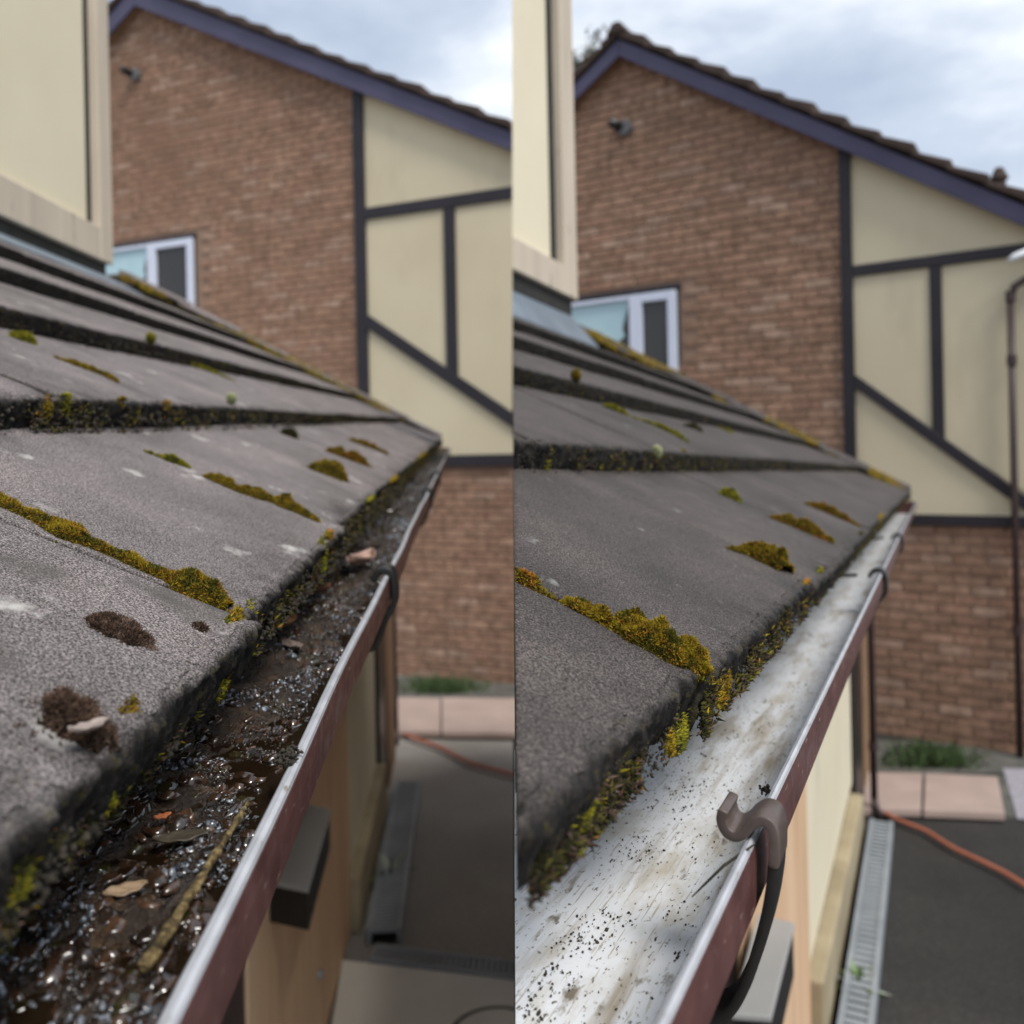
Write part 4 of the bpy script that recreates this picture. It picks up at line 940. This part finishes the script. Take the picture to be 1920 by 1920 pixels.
moss_strip(FA, 0, [(655, 826), (690, 838), (728, 854)], .024, .01, 'rust', 'faint rusty moss line on the fifth joint, left roof', GA_, seed=61, size=.0018)
moss_strip(FA, 0, [(528, 813), (542, 817), (556, 823)], .022, .01, 'dark', 'lone dark moss dot in the middle of a tile, left roof', GA_, seed=7, size=.0016)
moss_strip(FA, 1, [(18, 633), (45, 640), (66, 648)], .02, .009, 'green', 'pale green moss tuft at the left edge on the second course, left roof', GA_, seed=8, size=.0016)
moss_strip(FA, 1, [(100, 672), (150, 690), (190, 706), (222, 722)], .012, .006, 'gold', 'thin moss line on the second course joint, left roof', GA_, seed=9, size=.0014)
moss_strip(FA, 1, [(345, 684), (370, 690), (440, 716)], .016, .007, 'green', 'faint green moss line further along the second course, left roof', GA_, seed=10, size=.0016)
moss_strip(FA, 0, [(163, 1163), (200, 1178), (240, 1198), (285, 1222)], .019, .0045, 'brown', 'dried dark brown moss clump lying on the nearest tile, left roof', GA_, seed=11, n=2600)
moss_strip(FA, 0, [(357, 1182), (372, 1184), (386, 1190)], .009, .004, 'brown', 'small dried brown moss speck near the tile corner, left roof', GA_, seed=12)
moss_strip(FB, 0, [(930, 1074), (967, 1091), (1000, 1108), (1042, 1132)], .009, .005, 'rust', 'thin rusty moss strip leaving the picture middle, nearest joint, right roof', GB_, seed=21, seam=True)
moss_strip(FB, 0, [(1052, 1134), (1090, 1150), (1120, 1163), (1152, 1180)], .012, .007, 'gold', 'middle golden moss cushion of the nearest joint, right roof', GB_, seed=22, n=3500)
moss_strip(FB, 0, [(1148, 1180), (1190, 1200), (1240, 1226), (1290, 1252), (1326, 1272)], .019, .0105, 'gold', 'largest golden moss cushion, at the near tile corner, right roof', GB_, seed=23, n=9000, wprof=[.45, 1, 1.1, 1.05, .9, .75, .3])
moss_strip(FB, 0, [(1362, 1034), (1400, 1044), (1440, 1060), (1472, 1078)], .022, .013, 'gold', 'yellow moss cushion on the second joint, right roof', GB_, seed=24, n=4500, wprof=[.2, .5, 1, 1.15, .7], size=.0014)
moss_strip(FB, 0, [(1445, 973), (1485, 986), (1525, 1004), (1560, 1021)], .024, .011, 'rust', 'rusty moss strip on the third joint, right roof', GB_, seed=25, size=.0017)
moss_strip(FB, 0, [(1508, 946), (1550, 962), (1612, 990)], .022, .01, 'rust', 'faint rusty moss line on the fourth joint, right roof', GB_, seed=26, size=.0018)
moss_strip(FB, 0, [(1348, 927), (1366, 933), (1386, 945)], .018, .009, 'green', 'lone green moss dot in the middle of a tile, right roof', GB_, seed=27, size=.0015)
moss_strip(FB, 1, [(1128, 763), (1155, 772), (1178, 782)], .016, .008, 'green', 'green moss tuft on the second course, right roof', GB_, seed=28, size=.0016)
moss_strip(FB, 1, [(1185, 785), (1225, 800), (1260, 815), (1290, 832)], .016, .008, 'green', 'pale green moss line reaching the second course edge, right roof', GB_, seed=29, size=.0016)
moss_strip(FB, 1, [(1280, 799), (1300, 805), (1316, 812)], .018, .008, 'dark', 'dark green moss dash on the second course, right roof', GB_, seed=30, size=.0016)
moss_strip(FB, 1, [(1338, 800), (1360, 808), (1374, 816)], .018, .007, 'green', 'faint moss dash farthest along the second course, right roof', GB_, seed=31, size=.0016)
def moss_ball(Fr, c, u, v, rad, pal, label, grp, seed, name='moss_ball'):
    """a ball of moss stuck on the front edge of course c"""
    ta = TH - math.atan(TK / GA); l = None
    r0, z0 = Fr.rt - c * GA * CT + .002, None
    R = ray(u, v); a = Fr.dec(R); q = r0 / a[0]; ctr = Fr.P(r0, a[1] * q, a[2] * q)
    r_ = np.random.default_rng(seed); n = 900; d = r_.normal(size=(n, 3)); d /= np.linalg.norm(d, axis=1)[:, None]
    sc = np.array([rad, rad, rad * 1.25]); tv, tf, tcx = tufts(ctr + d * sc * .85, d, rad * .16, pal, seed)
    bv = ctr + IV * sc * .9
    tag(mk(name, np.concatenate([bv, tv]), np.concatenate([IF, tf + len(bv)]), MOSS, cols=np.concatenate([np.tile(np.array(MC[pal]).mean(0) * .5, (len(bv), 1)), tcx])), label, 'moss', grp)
moss_ball(FA, 1, 434, 748, .0065, 'pale', 'pale green lichen ball on the edge of the second course, left roof', GA_, 50)
moss_ball(FA, 2, 283, 634, .008, 'green', 'yellow green moss ball on the edge of the third course, left roof', GA_, 51)
moss_ball(FB, 1, 1231, 848, .0065, 'pale', 'pale green lichen ball on the edge of the second course, right roof', GB_, 52)
moss_ball(FB, 2, 1080, 704, .008, 'gold', 'golden moss ball on the edge of the third course, right roof', GB_, 53)
def edge_moss(Fr, spots, seam, label, seed, n_fill, lmax):
    """mossy dirt growing over the broken lower edges of the tiles (nobody could count it)"""
    V = []; F_ = []; C = []; nb = 0; r_ = np.random.default_rng(seed)
    def put(P, Nn, size, pal, sd):
        nonlocal nb
        if seam:
            k = keep(P); P, Nn = P[k], Nn[k]
            if not len(P): return
        v, f, c = tufts(P, Nn, size, pal, sd, .7); V.append(v); F_.append(f + nb); C.append(c); nb += len(v)
    out = Fr.r * .8 + np.array([0, 0, .5])
    for (u, v, c, wl, hz, n, size, pal) in spots:
        r0 = Fr.rt - c * GA * CT + (-.0045 if seam else .0015); a = Fr.dec(ray(u, v)); q = r0 / a[0]; l0, z0 = a[1] * q, a[2] * q
        dl, dz = r_.normal(0, wl / 2, n), r_.normal(0, hz / 2, n); th_ = np.exp(-(dl / wl) ** 2 - (dz / hz) ** 2)
        zc = Fr.zt + c * GA * ST; zz = np.clip(z0 + dz, zc - TK - (.001 if seam else .008), zc + .002 + th_ * .002)
        sh = np.where(l0 + dl < Fr.lt, -.0055, 0) if seam else 0
        put(Fr.P(r0 + sh + th_ * r_.uniform(0, .002 if seam else .004, n), l0 + dl, zz), np.tile(out, (n, 1)), size, pal, int(u + v))
    for c, frac in ((0, .62), (1, .25), (2, .13)):
        n = int(n_fill * frac); l = .10 * np.exp(r_.uniform(0, 1, n) * math.log(lmax / .10)); z = Fr.zt + c * GA * ST - r_.uniform(.002, TK + (-.001 if seam else .004), n)
        msk = fbm(np.stack([l, z, l * 0], -1), 55, 3, seed); k = msk > -.12; l, z = l[k], z[k]; n = len(l); pal = r_.uniform(size=n); mk_ = msk[k]
        for nm, lo_, hi in (('dark', 0, .62), ('brown', .62, .90), ('gold', .90, .96), ('green', .96, 1.01)):
            k = (pal >= lo_) & (pal < hi)
            if k.any():
                sz = .0009 * (1 + 1.1 * np.clip(l[k].mean(), 0, 2))
                put(Fr.P(Fr.rt - c * GA * CT + (np.where(l[k] < Fr.lt, -.0112, -.0055) if seam and c == 0 else .001) + r_.uniform(-.001, .0022, k.sum()), l[k], z[k]), np.tile(out, (k.sum(), 1)), sz, nm, seed + c * 9 + int(lo_ * 100))
    tag(mk('edge_moss', np.concatenate(V), np.concatenate(F_), MOSS, cols=np.concatenate(C)), label, 'moss', kind='stuff')
edge_moss(FA, [(437, 1175, 0, .010, .010, 700, .0014, 'gold'), (428, 1215, 0, .011, .011, 900, .0014, 'green'), (412, 1265, 0, .010, .008, 500, .0013, 'rust'), (405, 1290, 0, .008, .006, 300, .0013, 'green'),
               (236, 1350, 0, .006, .006, 500, .0011, 'rust'), (190, 1505, 0, .004, .004, 200, .001, 'green'), (175, 1470, 0, .005, .008, 250, .001, 'green'), (60, 1560, 0, .005, .006, 260, .001, 'rust'), (20, 1650, 0, .006, .008, 320, .0011, 'green'),
               (315, 1330, 0, .006, .008, 300, .0011, 'dark'), (330, 1305, 0, .005, .005, 140, .0012, 'gold'), (612, 1005, 0, .012, .014, 420, .002, 'rust'), (600, 1045, 0, .012, .014, 420, .002, 'green'), (690, 905, 0, .03, .014, 320, .0026, 'green'),
               (735, 872, 0, .06, .016, 420, .003, 'gold'), (790, 838, 0, .2, .016, 420, .004, 'gold'), (465, 1150, 0, .006, .006, 120, .0014, 'green'), (85, 765, 1, .006, .010, 200, .0015, 'rust'), (120, 745, 1, .008, .012, 260, .0015, 'green'), (225, 735, 1, .008, .012, 260, .0015, 'gold'), (310, 755, 1, .010, .010, 160, .0015, 'rust')],
          False, 'dark crumbling moss and dirt along the broken tile edges of the left roof', 301, 34000, 4.3)
edge_moss(FB, [(1358, 1278, 0, .006, .008, 700, .0013, 'rust'), (1345, 1300, 0, .007, .007, 400, .0012, 'gold'), (1322, 1345, 0, .007, .009, 600, .0012, 'dark'), (1300, 1385, 0, .008, .007, 800, .0012, 'green'), (1280, 1400, 0, .006, .005, 300, .0011, 'gold'),
               (1130, 1515, 0, .006, .006, 350, .001, 'green'), (1040, 1620, 0, .005, .006, 200, .001, 'dark'), (1508, 1085, 0, .012, .010, 400, .0017, 'rust'), (1535, 1070, 0, .012, .012, 380, .0017, 'green'), (1612, 1010, 0, .03, .018, 500, .0024, 'dark'), (1650, 970, 0, .06, .014, 500, .003, 'gold'), (1024, 868, 1, .006, .008, 160, .0014, 'green'), (1280, 835, 1, .010, .010, 260, .0015, 'gold')],
          True, 'dark crumbling moss and dirt along the tile edges of the right roof', 401, 30000, 4.)
def edge_grit(Fr, seam, label, seed, n=5200):
    """crumbling dirt and grit clinging under the tile edges"""
    r_ = np.random.default_rng(seed); l = .11 * np.exp(r_.uniform(0, 1, n) * math.log(14)); c = r_.choice(3, n, p=[.66, .22, .12])
    z = Fr.zt + c * GA * ST - TK * r_.beta(2.2, 1.4, n) * (1. if seam else 1.15); k = fbm(np.stack([l, z, l * 0], -1), 60, 3, seed) > -.25; l, z, c = l[k], z[k], c[k]; n = len(l)
    P = Fr.P(Fr.rt - c * GA * CT + r_.uniform(-.0015, .0022, n) + np.where(seam & (c == 0), np.where(l < Fr.lt, -.0112, -.0056), .002), l, z)
    if seam: k = keep(P); P, l = P[k], l[k]; n = len(P)
    S = r_.uniform(.0005, .0019, n) * np.clip(.8 + .5 * l, .8, 1.6) * (.55 if seam else 1.)
    blobs('edge_grit', P, S, DRYDIRT, label, 'dirt', None, .8, seed)
edge_grit(FA, False, 'black grit and dirt crumbling from the tile edges of the left roof', 71)
edge_grit(FB, True, 'black grit and dirt crumbling from the tile edges of the right roof', 72)
def hip_moss(Fr, lend, tm, label, seed, seam):
    r_ = np.random.default_rng(seed); n = 15000; t = r_.uniform(0, tm, n); w = r_.normal(0, .035, n)
    dens = fbm(np.stack([t, w, t * 0], -1), 9, 3, seed); k = dens > -.02 + np.abs(w) * 3; t, w = t[k], w[k]; n = len(t)
    P = Fr.P(Fr.rt - t * CT - .0, lend - t * CT - np.abs(w) * 1.7 - .02, Fr.zt + t * ST + .010 - np.abs(w) * .3)
    if seam: kk = keep(P, .01); P = P[kk]
    v, f, c = tufts(P, np.tile(np.array([.2, -.3, .9]), (len(P), 1)), .0085, 'gold', seed, .6); c = c * .8
    tag(mk('hip_moss', v, f, MOSS, cols=c), label, 'moss', kind='stuff')
hip_moss(FA, LEND[id(FA)], 1.3, 'olive moss grown over the hip tiles of the left roof', 501, False)
hip_moss(FB, LEND[id(FB)], 1.25, 'olive moss grown over the hip tiles of the right roof', 502, True)
# dried leaf clump on the nearest tile edge, left
moss_strip(FA, 0, [(82, 1340), (120, 1345), (160, 1368), (195, 1400)], .016, .006, 'brown', 'matted dry brown moss and leaf litter at the nearest tile edge, left roof', GA_, seed=13, n=2600, size=.0016, wprof=[.5, 1.1, .9, .7, .4])
t, l = FA.on_tile(168, 1378, 0); p = FA.T(0, t, l, .004); r_, l_, z_ = FA.dec(p - EYE)
leaf(FA, 168, 1378, z_, .012, .006, 1.0, (.30, .24, .21), 'small dry leaf curl at the nearest tile edge, left roof', .5, 'leaf', 'dry leaves on the left roof')

# ------------------------------------------------------------------ yard things
def channel(Fr, ra, r0, r1, l0, l1, label, bars):
    z = .062; b_ = thing('drain_channel', (*gl(Fr, ra, l0), 0), label, 'drain', 'drain channels')
    W = lambda r, l, zz: np.array([*gl(Fr, ra + r, l), zz])
    for a, c in ((r0, r0 + .018), (r1 - .018, r1)):
        q = MB(); q.hexa([W(a, l0, .0), W(c, l0, .0), W(c, l1, .0), W(a, l1, .0)], [W(a, l0, z), W(c, l0, z), W(c, l1, z), W(a, l1, z)]); q.build('rail', GALV, b_)
    q = MB(); q.hexa([W(r0 + .018, l0, .006), W(r1 - .018, l0, .006), W(r1 - .018, l1, .006), W(r0 + .018, l1, .006)], [W(r0 + .018, l0, .012), W(r1 - .018, l0, .012), W(r1 - .018, l1, .012), W(r0 + .018, l1, .012)]); q.build('trough', BLACK, b_)
    n = bars; me = None
    for i in range(n):
        l = l0 + (l1 - l0) * (i + .5) / n; w = (l1 - l0) / n * .32
        q = MB(); q.hexa([W(r0 + .019, l - w, z - .02), W(r1 - .019, l - w, z - .02), W(r1 - .019, l + w, z - .02), W(r0 + .019, l + w, z - .02)], [W(r0 + .019, l - w, z - .004), W(r1 - .019, l - w, z - .004), W(r1 - .019, l + w, z - .004), W(r0 + .019, l + w, z - .004)]); q.build('slat', GALV, b_)
def wr(Fr, ra, u, v): p = gnd(u, v) - EYE; a = Fr.dec(p); return a[0] - ra, a[1]
a0, a1 = wr(FA, raA, 660, 1775), wr(FA, raA, 712, 1775); b0 = wr(FA, raA, 700, 1430)
channel(FA, raA, .075, .075 + .13, a0[1], 4.6, 'grated drain channel along the foot of the left cream wall', 60)
a0 = wr(FB, raB, 1580, 1900); channel(FB, raB, .075, .075 + .10, 1.9, 4.3, 'grated drain channel along the foot of the right cream wall', 60)
# cross channel in front of the concrete pad
def cross_channel():
    A, B, C, D_ = gnd(706, 1768, .06), gnd(985, 1803, .06), gnd(985, 1835, .06), gnd(690, 1796, .06)
    t = thing('drain_channel', ((A + C) / 2) * [1, 1, 0], 'grated drain channel across the edge of the pale concrete pad', 'drain', 'drain channels')
    L = lambda s, k, z: (A * (1 - s) + B * s) * (1 - k) + (D_ * (1 - s) + C * s) * k + [0, 0, z]
    for k0, k1 in ((0, .12), (.88, 1)):
        q = MB(); q.hexa([L(0, k0, -.05), L(1, k0, -.05), L(1, k1, -.05), L(0, k1, -.05)], [L(0, k0, 0), L(1, k0, 0), L(1, k1, 0), L(0, k1, 0)]); q.build('rail', GALV, t)
    q = MB(); q.hexa([L(0, .12, -.05), L(1, .12, -.05), L(1, .88, -.05), L(0, .88, -.05)], [L(0, .12, -.045), L(1, .12, -.045), L(1, .88, -.045), L(0, .88, -.045)]); q.build('trough', SOIL, t)
    n = 26
    for i in range(n):
        s0, s1 = (i + .12) / n, (i + .72) / n; q = MB(); q.hexa([L(s0, .125, -.02), L(s1, .125, -.02), L(s1, .875, -.02), L(s0, .875, -.02)], [L(s0, .125, -.003), L(s1, .125, -.003), L(s1, .875, -.003), L(s0, .875, -.003)]); q.build('slat', GALV, t)
cross_channel()
# manhole cover on the pad
c = gnd(930, 1950, .05); V = []; F_ = []; n = 48
mh = thing('manhole_cover', c * [1, 1, 0] + [0, 0, .05], 'round grey manhole cover at the lower corner of the concrete pad', 'manhole cover')
q = MB(); R0 = .135
ring = lambda r, z: [(c[0] + r * math.cos(2 * math.pi * i / n), c[1] + r * math.sin(2 * math.pi * i / n), z) for i in range(n)]
q.hexa(ring(R0, .0503), ring(R0, .056)); q.build('lid', CONC, mh)
V = np.array([ring(R0 + .001, .0503), ring(R0 + .001, .055), ring(R0 + .014, .055), ring(R0 + .014, .0503)]).reshape(-1, 3)
mk('rim', V, [[int(x) for x in f] for f in grid_faces(4, n, True)], GAPM, mh)
# hoses
def hose(px, label, rad=.014):
    P = np.array([gnd(u, v, .02 + rad) for u, v in px]); k = len(P); s = np.linspace(0, k - 1, 60)
    Q = np.stack([np.interp(s, np.arange(k), P[:, i]) for i in range(3)], -1)
    for _ in range(6): Q[1:-1] = (Q[:-2] + 2 * Q[1:-1] + Q[2:]) / 4
    V, Fc = tube(Q, rad, 12); tag(mk('hose', V, Fc, HOSE, smooth=True), label, 'hose', 'orange hoses')
hose([(752, 1372), (775, 1384), (800, 1392), (826, 1401), (850, 1414), (880, 1430), (915, 1440), (953, 1450), (1000, 1460)], 'orange hose lying on the grey yard below the dirty gutter', .012)
hose([(1655, 1522), (1680, 1536), (1710, 1548), (1735, 1557), (1760, 1573), (1790, 1592), (1840, 1615), (1880, 1634), (1930, 1665)], 'orange hose lying on the dark drive below the clean gutter', .0105)
# weeds
def weed(u, v, h, label, seed):
    r_ = random.Random(seed); p = gnd(u, v); t = thing('weed', p, label, 'weed', 'weeds by the drain channels'); V = []; F_ = []; C = []
    for i in range(26):
        a = r_.random() * 6.28; ln = h * r_.uniform(.5, 1.2); el = r_.uniform(.25, 1.3); d = np.array([math.cos(a) * math.cos(el), math.sin(a) * math.cos(el), math.sin(el)]); s = np.array([-math.sin(a), math.cos(a), 0]) * h * .07
        n0 = len(V); k = r_.uniform(.6, 1.5); col = r_.choice([(.10, .16, .05), (.14, .19, .08), (.30, .32, .26), (.07, .12, .04)])
        m_ = p + d * ln * .55 + [0, 0, h * .05]; e_ = p + d * ln - [0, 0, h * .18]
        V += [p + s * .3, p - s * .3, m_ - s, m_ + s, e_]; F_ += [[n0, n0 + 1, n0 + 2, n0 + 3], [n0 + 3, n0 + 2, n0 + 4]]; C += [tuple(x * k for x in col)] * 5
    o = mk('leaves', V, F_, LEAFG, t, cols=np.array(C))
    V, Fc = tube([p, p + [.005, 0, h * .4], p + [.01, .01, h * .75]], [.006, .005, .003], 6); mk('stem', V, Fc, GRASS, t, cols=np.ones((len(V), 3)))
weed(730, 1660, .15, 'green weed growing beside the drain on the grey yard', 5)
weed(1608, 1870, .13, 'green weed growing beside the drain on the dark drive', 9)
# brown downpipes at the house corners
def corner_pipe(Fr, u0, v0, u1, v1, label):
    p = gnd(u1, v1); r, l, _ = Fr.dec(p - EYE); zt = Fr.on_l(u0, v0, l)[1]
    t = thing('downpipe', p, label, 'downpipe'); top = Fr.P(r, l, zt)
    V, Fc = tube([[p[0], p[1], .09], [p[0], p[1], 1.], [p[0], p[1], top[2]]], .016, 14); mk('pipe', V, Fc, PIPE, t, smooth=True)
    V, Fc = tube([[p[0], p[1], .1], [p[0] + .002, p[1] - .01, .06], [p[0] + .01, p[1] - .05, .03]], .017, 12); mk('shoe', V, Fc, PIPE, t, smooth=True)
    for z in (.35, 1.3): V, Fc = tube([[p[0], p[1], z - .02], [p[0], p[1], z + .02]], .021, 14); mk('collar', V, Fc, PIPE, t)
corner_pipe(FA, 733, 1050, 743, 1398, 'thin dark downpipe at the end of the left cream wall')
corner_pipe(FB, 1631, 1130, 1640, 1535, 'thin dark downpipe at the end of the right cream wall')
# grey wedge-shaped box on the garage doors
def box_on_door(Fr, ra, px, drop, label):
    a = Fr.dec(ray(*px[1])); q = (ra + .10) / a[0]; z = a[2] * q
    P = [Fr.on_z(u, v, z) for u, v in px]
    b_ = thing('meter_box', Fr.P(*P[0], z - drop), label, 'box', 'grey boxes on the garage doors')
    m_ = MB(); T_ = [Fr.P(r, l, z) for r, l in P]; m_.hexa([t - [0, 0, .012] for t in T_], T_); bevel(m_.build('lid', GREY, b_), .003)
    c_ = sum(T_) / 4; m_ = MB(); I = [c_ + (t - c_) * .94 for t in T_]; m_.hexa([t - [0, 0, drop] for t in I], [t - [0, 0, .013] for t in I]); m_.build('case', BLACK, b_)  # shaded side of the box painted in as black
box_on_door(FA, raA, ((540, 1500), (621, 1516), (578, 1666), (500, 1650)), .10, 'grey topped box on the left garage door under the dirty gutter')
box_on_door(FB, raB, ((1420, 1712), (1490, 1730), (1446, 1906), (1370, 1900)), .10, 'grey topped box on the right garage door under the clean gutter')
# bolt on the left door
l, z = FA.on_r(599, 1827, raA + .014); V, Fc = tube([FA.P(raA + .012, l, z), FA.P(raA + .022, l, z), FA.P(raA + .026, l, z)], [.012, .012, .005], 12); mk('bolt', V, Fc, GALV, HA)
